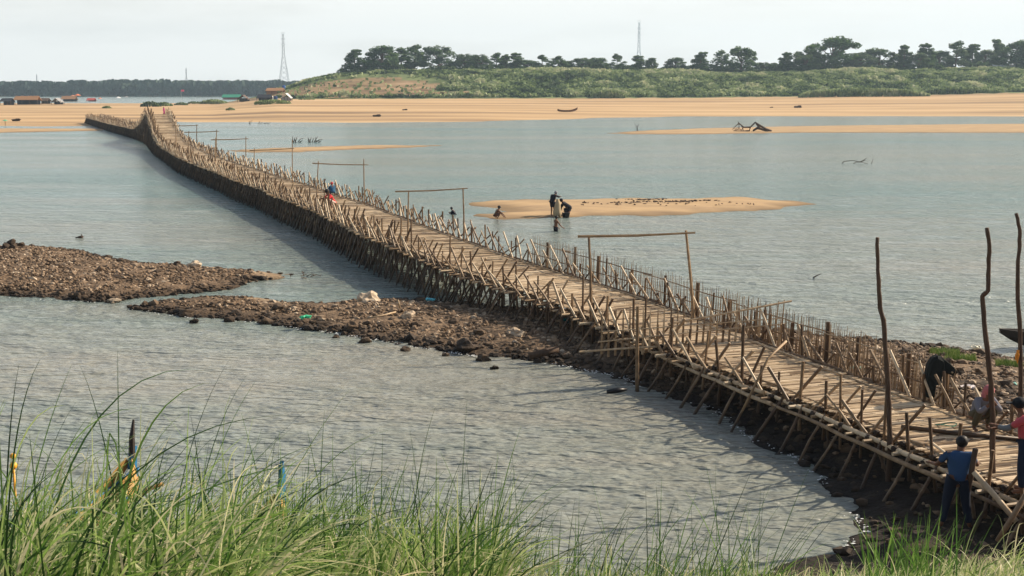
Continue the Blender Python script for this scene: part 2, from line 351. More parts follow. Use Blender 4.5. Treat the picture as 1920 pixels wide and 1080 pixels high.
# ------------------------------------------------------------------ sand banks
def sandbar(poly, h, label=None, k=.35, step=None):
    pts = [P(a, b, 0) for a, b in poly]; xs_ = [p[0] for p in pts]; ys_ = [p[1] for p in pts]
    W = max(xs_)-min(xs_); D_ = max(ys_)-min(ys_); nx, ny = (110, 70)
    X, Y = np.meshgrid(np.linspace(min(xs_)-W*.03, max(xs_)+W*.03, nx), np.linspace(min(ys_)-D_*.08, max(ys_)+D_*.08, ny))
    d = sdf(pts, X, Y); d = d+min(.9, D_*.05)*(np.sin(X*.9+2*np.sin(Y*.5))+.6*np.sin(X*2.3+Y))*.5; Z = np.where(d > 0, h*(1-np.exp(-d*k)), d*.15)
    b = MB()
    for j in range(ny):
        for i in range(nx):
            b.v.append((X[j, i], Y[j, i], max(-.6, Z[j, i]+.035*mnoise.noise(Vector((X[j, i]*.3, Y[j, i]*.3, 2)))))); b.t.append(.5)
    b.f = [(j*nx+i, j*nx+i+1, (j+1)*nx+i+1, (j+1)*nx+i) for j in range(ny-1) for i in range(nx-1)]
    return tag(b.build('sand_bar', SAND, smooth=True), kind='structure')
sandbar([(880,379),(940,376),(1030,374),(1110,373),(1200,372),(1300,372),(1400,370),(1440,372),(1515,383),(1480,389),(1400,396),(1330,400),(1250,403),(1150,405),(1080,408),(1000,409),(940,410),(872,405),(900,401),(948,397),(930,391),(872,386)], .28)
sandbar([(425,282),(500,278),(600,275),(700,272),(825,273),(760,277),(650,281),(560,285),(470,286)], .3, k=.2)
sandbar([(1140,250),(1200,245),(1300,241),(1420,238),(1600,235),(1800,233),(2060,231),(2060,249),(1800,249),(1500,249),(1300,252),(1180,252)], .35, k=.12)
sandbar([(-160,241),(100,241),(215,241.5),(195,245),(0,249),(-160,250)], .3, k=.15)

# far shore: sand flat, then the green slope
import bisect
def lerp(tab, x):
    if x <= tab[0][0]: return tab[0][1]
    if x >= tab[-1][0]: return tab[-1][1]
    i = bisect.bisect_right([a for a, b in tab], x)-1; (a, b), (c, d) = tab[i], tab[i+1]; return b+(d-b)*(x-a)/(c-a)
EDGE = [(-400,238),(60,237),(180,236),(250,231),(320,229),(640,229),(900,228.5),(1000,225),(1120,221),(1250,219),(1440,217.5),(1920,217.5),(2300,217)]
BASE = [(420,184),(560,185.5),(700,185.5),(860,184.5),(1100,184.5),(1300,183.5),(1440,182),(1500,181),(1600,179),(1750,178),(1920,174),(2300,170)]
CREST = [(430,182),(500,174),(540,166),(580,151),(620,142),(680,135),(800,134),(1000,132),(1200,134),(1300,135),(1370,139),(1440,137),(1560,133),(1700,134),(1800,131),(1920,129),(2300,128)]
Y0, Y1 = 600., 680.
def zof(py, y): return ZAT(py, y)
def land(x, y):
    px = 960+2425*x/y
    ye = P(px, lerp(EDGE, px), 0)[1]
    t = (y-ye)/(Y0-ye)
    left = .9
    zb = zof(lerp(BASE, px), Y0); k = min(1, max(0, (px-400)/120)); zb = left+(zb-left)*k
    z = zb*min(1, max(-.3, t))**1 if t > 0 else t*2
    if k <= 0:
        if y > 660: z = .9-(y-660)*.03
        return max(z, -1)
    if y > Y0:
        zc = max(zb, zof(lerp(CREST, px), Y1)); q = min(1, (y-Y0)/(Y1-Y0)); s = q*q*(3-2*q)*.55+q*.45
        s += .10*mnoise.noise(Vector((x*.012, q*2.2, 3)))*math.sin(math.pi*q)*1.6
        zz = zb+(zc-zb)*s
        if y > Y1+120 and px < 640: zz -= (y-Y1-120)*.1
        z = max(-1, zz)*k+(1-k)*max(-1, .9-(y-660)*.03 if y > 660 else .9)
    return z
cols = list(range(-320, 2300, 12)); rows = [318,326,335,345,360,380,410,440,480,520,560,590,599,603,608,614,620,626,632,638,644,650,656,662,668,674,680,690,710,760,820,900,1000]
b = MB()
for y in [275, 290, 300, 308]+rows:
    for px in cols:
        x = (px-960)/2425*y; z = land(x, y)
        soil = 0
        if y > 598 and px > 395:
            q = (y-600)/80
            soil = 1 if (px < 800+120*math.sin(q*5) and .08 < q < .72 and mnoise.noise(Vector((x*.03, q*4, 7)))*1.2+(.75-(px-560)/420) > 0) else -1
            if px < 520 and q < .4: soil = 1
            if soil < 0: z += .9*abs(mnoise.noise(Vector((x*.25, y*.25, 0))))
        else: z += .12*mnoise.noise(Vector((x*.05, y*.05, 8)))
        b.v.append((x, y, z)); b.t.append(.25 if y <= 598 or px <= 395 else (.75 if soil > 0 else 1.25))
nx = len(cols); ny = len(rows)+4
b.f = [(j*nx+i, j*nx+i+1, (j+1)*nx+i+1, (j+1)*nx+i) for j in range(ny-1) for i in range(nx-1)]
def land_mat():
    m = bpy.data.materials.new('far_shore'); m.use_nodes = True; nt = m.node_tree; N = nt.nodes; L = nt.links; bs = N['Principled BSDF']; bs.inputs['Roughness'].default_value = .95; bs.inputs['Specular IOR Level'].default_value = .1
    g = N.new('ShaderNodeNewGeometry'); at = N.new('ShaderNodeAttribute'); at.attribute_name = 'tint'
    def ramp(scale, st, stops, det=6):
        mp = N.new('ShaderNodeMapping'); mp.inputs['Scale'].default_value = st; L.new(g.outputs['Position'], mp.inputs[0])
        n = N.new('ShaderNodeTexNoise'); n.inputs['Scale'].default_value = scale; n.inputs['Detail'].default_value = det; L.new(mp.outputs[0], n.inputs[0])
        r = N.new('ShaderNodeValToRGB'); L.new(n.outputs[0], r.inputs[0]); es = r.color_ramp.elements
        for i, (p_, c_) in enumerate(stops):
            e = es[i] if i < 2 else es.new(p_)
            e.position = p_; e.color = (*c_, 1)
        return r.outputs[0]
    sand = ramp(.05, (.16, 1, 1), [(.3,(.23,.16,.10)),(.72,(.60,.43,.25)),(.43,(.40,.27,.15)),(.56,(.51,.35,.195))], 9)
    soil = ramp(.12, (.5, 1, 2), [(.3,(.16,.10,.06)),(.7,(.42,.28,.17)),(.5,(.28,.20,.11))])
    green = ramp(.10, (1, 1, 1), [(.3,(.05,.08,.03)),(.7,(.22,.26,.11))])
    def step(e):
        q = N.new('ShaderNodeMapRange'); L.new(at.outputs['Fac'], q.inputs[0]); q.inputs[1].default_value = e-.1; q.inputs[2].default_value = e+.1; return q.outputs[0]
    m1 = N.new('ShaderNodeMixRGB'); L.new(step(.5), m1.inputs[0]); L.new(sand, m1.inputs[1]); L.new(soil, m1.inputs[2])
    m2 = N.new('ShaderNodeMixRGB'); L.new(step(1.0), m2.inputs[0]); L.new(m1.outputs[0], m2.inputs[1]); L.new(green, m2.inputs[2])
    L.new(m2.outputs[0], bs.inputs['Base Color'])
    return m
tag(b.build('far_shore', land_mat(), smooth=True), kind='structure')
def G(px, py, y0=250):                                 # point of the far shore seen at a pixel
    y = y0
    while y < 1100:
        z = ZAT(py, y); x = XAT(px, y, py)
        if z <= land(x, y): return Vector((x, y, land(x, y)))
        y += 1.0
    return Vector((XAT(px, 640, py), 640, land(XAT(px, 640, py), 640)))

# vegetation on the slope
hv = MB()
for _ in range(70000):
    px = U(520, 2050); q = rnd(); y = Y0+2+q*88; x = (px-960)/2425*y
    if px < 820+100*math.sin(q*5) and .05 < q < .75 and mnoise.noise(Vector((x*.03, q*4, 7)))*1.2+(.75-(px-560)/420) > 0 and rnd() < .97: continue
    cl = mnoise.noise(Vector((x*.16, y*.10, 2))); big_ = mnoise.noise(Vector((x*.03, y*.05, 9)))
    z = land(x, y); h = U(.5, 1.3)+1.6*max(0, cl)+3.4*max(0, big_-.05); h *= 1-.72*max(0, (q-.55)/.45)
    a = U(0, 6.28); s_ = U(.4, .9)
    hv.quad((x, y, z+h*U(.3, 1)), Vector((math.cos(a)*s_, math.sin(a)*s_, U(-.3,.3))), Vector((U(-.35,.35), U(-.3,.3), U(.5,1.0)*s_)), t=min(1, max(0, .50+.55*cl+.55*big_+U(-.22,.22)+(.12 if q > .7 else 0))))  # broad noise in the tint paints in large dark bush shadows
for _ in range(17000):
    px = U(640, 2050); y = U(681, 700); x = (px-960)/2425*y; hh = 4.6*max(0, .34+1.3*mnoise.noise(Vector((px*.021, 5, 1)))+.5*mnoise.noise(Vector((px*.09, 5, 1))))
    if hh < .5: continue
    a = U(0, 6.28); s_ = U(.35, .7)
    hv.quad((x, y, land(x, y)+hh*rnd()**.7), Vector((math.cos(a)*s_, math.sin(a)*s_, U(-.2,.2))), Vector((U(-.2,.2), U(-.2,.2), s_)), t=U(0, .28))
tag(hv.build('slope_vegetation', HILLV), 'rough green scrub and tall grass covering the far slope', 'scrub', kind='stuff')
def bush(px0, px1, pyb, h, t, label, name='bush', n=260, group=None, bright=0):
    c = G((px0+px1)/2, pyb); W = (px1-px0)/2425*c.y; m = MB(); e = empty(name, c, label, 'bush', group)
    for _ in range(n):
        u = U(-.5, .5); hh = h*math.sqrt(max(0, 1-(2*u)**2)); zz = hh*rnd()**.6; a = U(0, 6.28); s_ = U(.15, .35)*max(.6, h/1.5)
        m.quad((c.x+u*W, c.y+U(-1,1)*min(W*.3, 3), c.z+zz), Vector((math.cos(a)*s_, math.sin(a)*s_, 0)), Vector((U(-.1,.1), 0, s_*1.2)), t=min(1, max(0, t+U(-.2,.2))))
    m.build('foliage', HILLV, e); return e
bush(1108,1172,184,3.2,.62,'pale green rounded grass clump at the foot of the slope','grass_clump',700)
bush(1500,1740,181,3.2,.62,'long light green reed bed at the foot of the right slope','reed_bed',1800)
bush(1725,1880,176,2.6,.5,'darker green reed strip at the right end of the slope foot','reed_bed',1200)
bush(265,300,200,1.9,.25,'dark low bush on the sand right behind the bridge hump')
bush(290,322,199,1.5,.42,'green low bush on the sand just right of the dark bush')
bush(328,352,197,1.1,.35,'small dark green bush between two lighter ones on the sand')
bush(352,378,195,1.1,.4,'small olive bush on the sand left of the long grass patch')
bush(376,425,195,1.9,.6,'long light green grass patch on the sand left of the tents','grass_patch',500)
bush(478,545,195,1.5,.58,'light green grass patch on the sand before the tents','grass_patch',600)
bush(560,590,187,.8,.45,'thin dry grass patch right of the tents','grass_patch',200)
bush(192,208,203,.8,.5,'little green tuft on the open sand left of the bridge hump','grass_tuft',120)
bush(424,440,207,.9,.5,'little green tuft on the open sand right of the bridge hump','grass_tuft',120)

# ------------------------------------------------------------------ trees on the far slope
def make_tree(kind, seed):
    random.seed(seed); t = empty('tree'); hgt = 10.
    tr = MB(); cr = MB()
    def clump(c, r, n, tint, fl=.6):
        for _ in range(n):
            d = Vector((random.gauss(0,1), random.gauss(0,1), random.gauss(0,1))); d.normalize(); d *= r*rnd()**.4; d.z *= fl
            a = Vector((random.gauss(0,1), random.gauss(0,1), random.gauss(0,.6))).normalized(); bb = a.orthogonal().normalized()
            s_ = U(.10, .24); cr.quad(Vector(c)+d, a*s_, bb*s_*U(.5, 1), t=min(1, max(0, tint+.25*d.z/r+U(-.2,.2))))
    if kind == 'layered':
        tr.tube([(0,0,-.5),(.1,0,3),(0,.1,6),(.05,0,9.6)], [.28,.2,.13,.04], 7)
        z = .9
        while z < 9.7:
            k = (1-(z-2)/9.5); R = 3.1*(.40+.62*k)
            for j in range(random.choice([5,6,7])):
                a = U(0, 6.28); ln = R*U(.6, 1.1); e = Vector((math.cos(a)*ln, math.sin(a)*ln, z+ln*U(.02, .22)))
                tr.tube([(0,0,z), Vector((e.x*.5, e.y*.5, z+.1*ln)), e], [.07,.05,.02], 4)
                for q in (.45, .72, 1.0):
                    clump((e.x*q, e.y*q, z+(e.z-z)*q+.1), U(.55,1.0), 60, .45, .75)
            z += U(.9, 1.3)
        clump((0,0,9.8), .5, 50, .6)
    elif kind == 'sparse':
        tr.tube([(0,0,-.5),(-.15,0,3),(.1,.1,6),(0,0,9.8)], [.24,.17,.1,.03], 7)
        for j in range(40):
            z = U(.8, 9.6); k = 1-abs(z-3.6)/7.5; a = U(0, 6.28); ln = 3.0*max(.25, k)*U(.6,1.15)
            e = Vector((math.cos(a)*ln, math.sin(a)*ln, z+ln*U(.15,.45)))
            tr.tube([(0,0,z), e*.5+Vector((0,0,z*.5)), e], [.06,.04,.015], 4)
            clump(e, U(.6,1.1), 60, .5, .8); clump((e.x*.6, e.y*.6, z+(e.z-z)*.6), U(.45,.7), 28, .4, .6)
    else:
        tr.tube([(0,0,-.5),(.2,0,2),(0,.1,4.5),(0,0,7)], [.45,.35,.25,.1], 8)
        W = 5.2 if kind == 'wide' else 3.9
        for j in range(85):
            a = U(0, 6.28); zz = U(.04, .93); R = W*math.sqrt(max(.05, 1-((zz-.36)/.64)**2))*U(.45, 1)
            c = Vector((math.cos(a)*R, math.sin(a)*R, zz*10))
            if j % 3 == 0: tr.tube([(0,0,max(1, c.z*.5)), c*.55+Vector((0,0,c.z*.3)), c], [.14,.09,.03], 4)
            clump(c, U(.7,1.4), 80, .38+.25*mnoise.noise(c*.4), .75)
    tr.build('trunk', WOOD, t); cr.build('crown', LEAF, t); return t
KINDS = {}
for k, (kind, sd_) in enumerate([('layered',1),('layered',5),('sparse',2),('sparse',8),('round',3),('round',13),('wide',4)]):
    KINDS.setdefault(kind, []).append([make_tree(kind, sd_), False])
# px centre, top row, width px, kind, label
TREES = [
 (665,92,44,'layered','tiered tree standing alone at the left end of the hilltop row'),
 (643,127,22,'round','small bush-like tree left of the tiered tree on the hilltop'),
 (686,112,40,'round','low dark tree just right of the leftmost tiered tree'),
 (716,84,62,'round','tall dark tree with ragged top, first of the tall left cluster'),
 (752,90,60,'sparse','greyish see-through tree in the middle of the tall left cluster'),
 (778,84,48,'sparse','tall thin-leaved tree just left of the broad dark tree'),
 (823,83,72,'wide','broad dark green tree, biggest of the left cluster'),
 (872,100,44,'round','medium dark tree just right of the broad left tree'),
 (900,101,46,'round','rounded tree second right of the broad left tree'),
 (931,99,34,'sparse','thin pale tree, left of a close thin pair'),
 (947,102,30,'sparse','thin pale tree, right of a close thin pair'),
 (967,98,36,'layered','pointed tree over dark bushes right of the thin pair'),
 (985,112,60,'round','wide low bushy tree at the foot of the pointed tree'),
 (1017,103,34,'sparse','grey feathery tree left of the middle of the row'),
 (1046,105,34,'sparse','small feathery tree right of the grey one'),
 (1060,113,32,'round','small round tree beside the feathery tree'),
 (1090,108,44,'round','low grey tree in the middle group, left one'),
 (1118,107,44,'round','low dense tree in the middle group, right one'),
 (1157,101,30,'sparse','brownish upright tree alone left of the right pylon'),
 (1196,103,36,'layered','dark tiered tree directly under the right pylon'),
 (1222,108,32,'layered','tiered tree just right of the one under the pylon'),
 (1266,107,40,'round','compact dark tree alone with sky on both sides'),
 (1313,97,40,'layered','tall tiered tree left of the big leaning dark tree'),
 (1298,122,40,'round','low bushes below the tall tiered tree'),
 (1352,94,40,'sparse','pale thin crown against the left side of the big dark tree'),
 (1390,85,62,'wide','big dark leaning tree right of the pale thin crown'),
 (1432,116,34,'round','small dark tree right of the big leaning one'),
 (1473,97,36,'layered','tiered tree just left of the tallest tree mass'),
 (1440+8,118,36,'sparse','small pale tree left of the tiered tree by the tallest mass'),
 (1512,92,66,'wide','dark rounded tree forming the left shoulder of the tallest mass'),
 (1560,66,100,'wide','tallest tree of the whole row with wide ragged crown'),
 (1612,98,60,'round','dark tree at the right foot of the tallest tree'),
 (1648,88,76,'wide','broad dark green tree right of the tallest tree'),
 (1695,83,34,'layered','narrow upright tree right of the broad green tree'),
 (1736,80,40,'layered','tiered tree with flat top layers above a round crown'),
 (1722,98,40,'round','round dark tree below the flat-topped tiered tree'),
 (1760,94,50,'round','dark tree between the tiered tree and the tall pointed one'),
 (1792,77,46,'sparse','tall brownish pointed tree left of the white roof'),
 (1822,82,44,'layered','spreading tiered tree above the white roof'),
 (1846,92,44,'round','mid height tree behind the right end of the white roof'),
 (1870,73,36,'layered','pointed tree second from the right frame edge'),
 (1905,73,66,'wide','large dark tree at the right frame edge'),
 (1868,118,44,'round','low dark bushes below the pointed tree near the right edge'),
 (1935,80,60,'round','dark tree cut by the right frame edge'),
]
random.seed(11)
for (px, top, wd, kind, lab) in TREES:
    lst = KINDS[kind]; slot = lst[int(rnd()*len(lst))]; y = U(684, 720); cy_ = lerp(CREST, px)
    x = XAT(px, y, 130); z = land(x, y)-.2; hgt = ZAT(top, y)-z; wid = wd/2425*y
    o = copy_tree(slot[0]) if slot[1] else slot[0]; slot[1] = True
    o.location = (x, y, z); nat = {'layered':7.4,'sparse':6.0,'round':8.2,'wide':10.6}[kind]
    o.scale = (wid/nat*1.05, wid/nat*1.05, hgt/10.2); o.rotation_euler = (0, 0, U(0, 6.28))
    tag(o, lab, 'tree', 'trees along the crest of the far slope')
for k in KINDS.values():
    for s_ in k:
        if not s_[1]:
            for c in list(s_[0].children): bpy.data.objects.remove(c)
            bpy.data.objects.remove(s_[0])
random.seed(21)
# under-storey hedge along the crest and the forest of the far bank
ff = MB(); 
for _ in range(26000):
    px = U(-200, 640); y = U(1390, 1480); x = (px-960)/2425*y
    top = 153+2.5*mnoise.noise(Vector((px*.03, 0, 0)))+2.2*mnoise.noise(Vector((px*.11, 4, 0)))+(1.5 if px < 130 else 0)-(3 if 205 < px < 320 else 0)*.6
    hz = ZAT(top, 1400); z = hz*rnd()**.8*(1-.1*(y-1390)/90)
    cl = mnoise.noise(Vector((x*.05, z*.12, y*.02))); a = U(0, 6.28); s_ = U(1.0, 2.2)
    ff.quad((x, y, z), Vector((math.cos(a)*s_, math.sin(a)*s_, U(-.5,.5))), Vector((U(-.5,.5), U(-.5,.5), s_)), t=min(1, max(0, .45+.5*cl+.012*z+U(-.1,.1)+(.35 if z < 5 and px < 180 else 0))))
tag(ff.build('far_forest', FARV), 'bluish dark wood lining the opposite bank of the river', 'forest', kind='stuff')
fb = grid('far_bank', [-1100, -260], [1385, 1400, 1600, 3100], lambda x, y: -1 if y < 1390 else (1.5 if y < 1500 else 2.5), mat('far_bank_soil', rough=1, stops=[(0,(.1,.1,.05)),(1,(.3,.24,.15))], scale=.05), smooth=False)
tag(fb, kind='structure')

# ------------------------------------------------------------------ pylons
def pylon(px, top, y, hw, label, waist=.62):
    x = XAT(px, y, 120); zt = ZAT(top, y); e = empty('power_pylon', (x, y, 0), label, 'pylon', 'lattice power pylons beyond the river')
    m = MB(); r = .30*y/2000
    def wd(q): return hw*(1-q/waist)*.8+hw*.2 if q < waist else hw*.2*(1-.45*(q-waist)/(1-waist))
    lv = [0,.1,.2,.3,.38,.46,.54,.61,.68,.74,.80,.86,.92,.97]
    for sx in (-1,1):
        for sy in (-1,1):
            m.tube([(x+sx*wd(q), y+sy*wd(q), zt*q) for q in lv], r, 4)
    for a, b_ in zip(lv, lv[1:]):
        A, B = wd(a), wd(b_)
        for (p, q) in [((-1,-1),(1,-1)),((1,-1),(1,1)),((1,1),(-1,1)),((-1,1),(-1,-1))]:
            m.tube([(x+p[0]*A, y+p[1]*A, zt*a), (x+q[0]*B, y+q[1]*B, zt*b_)], r*.6, 3); m.tube([(x+q[0]*A, y+q[1]*A, zt*a), (x+p[0]*B, y+p[1]*B, zt*b_)], r*.6, 3)
    m.build('lattice_mast', METAL, e)
    for q in (.80,.89,.985):
        a = MB(); W = hw*(.42 if q < .9 else .36)
        a.tube([(x-W, y, zt*q), (x, y, zt*(q+.012)), (x+W, y, zt*q)], r*.8, 4); a.tube([(x-W, y, zt*q), (x, y, zt*(q-.02)), (x+W, y, zt*q)], r*.5, 4); a.build('cross_arm', METAL, e)
pylon(532, 60, 2300, 10.5, 'tall grey lattice pylon left of the green slope')
pylon(1197.5, 38, 2300, 9.5, 'tall grey lattice pylon rising behind the hilltop trees')
pylon(348.5, 127, 2700, 4.5, 'small distant lattice pylon above the far wood')
pylon(67.5, 139, 2900, 3.5, 'faintest tiny pylon above the far wood at left')

# ------------------------------------------------------------------ BRIDGE
ST_ = [(14,13.9,1.05),(20,11.95,1.0),(27.1,9.6,1.0),(32.2,7.9,1.0),(38.8,5.75,1.0),(41.7,4.5,1.1),(43.5,3.5,1.2),(45.8,2.1,1.3),(49.3,.22,1.4),(54.9,-2,1.5),(59.3,-3.7,1.5),(65.6,-5.8,1.5),(73.6,-8.6,1.5),(78.9,-10.9,1.5),(87.7,-14.0,1.5),(93,-16.4,1.5),(104.1,-20.6,1.5),(109.9,-23,1.5),(123.8,-28.5,1.5),(148.3,-37,1.5),(157,-40,1.7),(165,-42.6,2.1),(172,-44.8,2.75),(180,-47.4,3.55),(187,-49.6,4.3),(190,-50.6,4.4),(193,-51.8,4.2),(203,-55.5,2.6),(212,-59,1.6),(250,-75,1.5),(306,-98,1.5)]
WD = [(28,2.3),(33,2.6),(39,2.9),(70,3.0),(150,2.9),(190,2.7),(306,2.7)]
sy = np.array([a[0] for a in ST_]); sx_ = np.array([a[1] for a in ST_]); sz = np.array([a[2] for a in ST_])
fy = np.arange(14, 306, .25); fx = np.interp(fy, sy, sx_); fz = np.interp(fy, sy, sz)
def smooth(a, k=9):
    q = np.pad(a, k, mode='reflect', reflect_type='odd'); return np.convolve(q, np.ones(2*k+1)/(2*k+1), 'valid')
fx = smooth(fx, 12); fz = smooth(fz, 8)
fs = np.concatenate([[0], np.cumsum(np.hypot(np.diff(fx), np.diff(fy)))]); SL = float(fs[-1])
def BP(s, lat=0.0, dz=0.0, absz=None):            # lat: metres left(-)/right(+) of the centre line
    y = float(np.interp(s, fs, fy)); x = float(np.interp(s, fs, fx)); z = float(np.interp(s, fs, fz))
    s2 = min(s+.4, SL); s1 = max(s-.4, 0); dx = float(np.interp(s2, fs, fx)-np.interp(s1, fs, fx)); dy = float(np.interp(s2, fs, fy)-np.interp(s1, fs, fy)); l = math.hypot(dx, dy)
    nx, ny = dy/l, -dx/l; wd = lerp(WD, y); k = lat-wd/2
    return Vector((x+nx*k, y+ny*k, z+dz if absz is None else absz))
def HWd(s): return lerp(WD, float(np.interp(s, fs, fy)))/2
def s_at(y): return float(np.interp(y, fy, fs))
br = empty('bamboo_bridge', BP(0, 0, 0, 0), 'long rickety bamboo bridge with stake rails crossing the river and humping near its far end', 'bridge')
dk = MB(); s = 0.
while s < SL-.3:
    y = float(np.interp(s, fs, fy)); wdt = .055 if y < 60 else (.07 if y < 110 else .14); hw = HWd(s)
    base = .5+.22*mnoise.noise(Vector((s*.35, 0, 0)))+.12*mnoise.noise(Vector((s*1.7, 3, 0)))
    nseg = 2 if y < 70 else 1; cuts = [-hw]+([U(-.6,.6)*hw*.7] if nseg == 2 else [])+[hw]
    for a, b_ in zip(cuts, cuts[1:]):
        a2 = a-(U(0,.10) if a == -hw else 0)-.04; b2 = b_+(U(0,.08) if b_ == hw else 0)+.04; yaw = U(-.05,.05)
        p0 = BP(s-yaw, a2, U(-.004,.012)); p1 = BP(s+yaw, b2, U(-.004,.012)); d = (p1-p0).normalized(); side = Vector((-d.y, d.x, 0))*wdt*U(.34,.5); up = Vector((0,0,.012))
        dz = Vector((0,0,U(-.006,.010))); mid = (p0+p1)/2+Vector((0,0,U(-.01,.012)))
        vs = []
        for p in (p0, mid, p1):
            vs += [p-side+dz-up, p+side+dz-up, p+side*.6+dz+up, p-side*.6+dz+up]
        fsx = []
        for i in (0, 4):
            for k in range(4): fsx.append((i+k, i+(k+1)%4, i+4+(k+1)%4, i+4+k))
        fsx += [(3,2,1,0),(8,9,10,11)]
        t = min(1, max(0, base+random.gauss(0,.33)))
        if rnd() < .10: t = .02
        dk.add(vs, fsx, t)
    s += wdt*1.02
dko = dk.build('deck', DECK, br)
sub_ = MB(); ss = np.arange(0, SL-1, 2.0)
for i, (a, b_) in enumerate(zip(ss, ss[1:])):
    v = [BP(a, -HWd(a)*.97, -.035), BP(a, HWd(a)*.97, -.035), BP(b_, HWd(b_)*.97, -.035), BP(b_, -HWd(b_)*.97, -.035)]
    v += [q-Vector((0,0,.05)) for q in v]
    sub_.add(v, [(0,1,2,3),(7,6,5,4),(0,4,5,1),(1,5,6,2),(2,6,7,3),(3,7,4,0)], .15)
sub_.build('deck_underlay', BAM, br)
def longpole(items, lat, dz, r, s0, s1, seg=5.5, wob=.05, tint=(.55,.95), knot=True):
    s = s0
    while s < s1:
        l = U(seg*.8, seg*1.2); e = min(s+l+.5, s1); n = max(2, int((e-s)/.8)); off = U(-wob, wob); t = U(*tint)
        pts = [BP(s+(e-s)*i/n, lat(s) + off + U(-wob,wob)*.3, dz+U(-.02,.02)+(.03 if i == 0 else 0)) for i in range(n+1)]
        rr = [r*(1.0-.25*i/n) for i in range(n+1)]
        items.append((pts[0].y, (lambda m, pts=pts, rr=rr, t=t: m.tube(pts, rr, 7, t)))); s += l
random.seed(5)
it = []; longpole(it, lambda s: HWd(s)-.12, .035, .026, 0, SL-1, tint=(.7,1)); longpole(it, lambda s: -HWd(s)+.10, .03, .022, 0, s_at(150), tint=(.5,.85)); flock('edge_pole', it, BAM, br, 60)
it = []; longpole(it, lambda s: -HWd(s)-.30, -.10, .055, 0, s_at(34.5), tint=(.65,1.05)); longpole(it, lambda s: -HWd(s)-.42, -.22, .05, 0, s_at(38), tint=(.35,.8))
longpole(it, lambda s: -HWd(s)-.25, -.16, .04, s_at(38), SL-1, tint=(.0,.35), seg=7); longpole(it, lambda s: HWd(s)+.12, .02, .045, 0, SL-1, tint=(.25,.6), seg=6, wob=.03)
flock('side_beam', it, BAM, br, 90)
stakes = []; struts = []; legs = []; stubs = []; braces = []; piles = []
def T(lst, pts, r, t, n=6):
    lst.append((pts[0].y, (lambda m, pts=pts, r=r, t=t, n=n: m.tube(pts, r, n, t))))
def bent(a, b_, k=.02):
    m = (a+b_)/2+Vector((U(-k,k), U(-k,k), U(-k,k))); return [a, m, b_]
s = .3; bay = 0
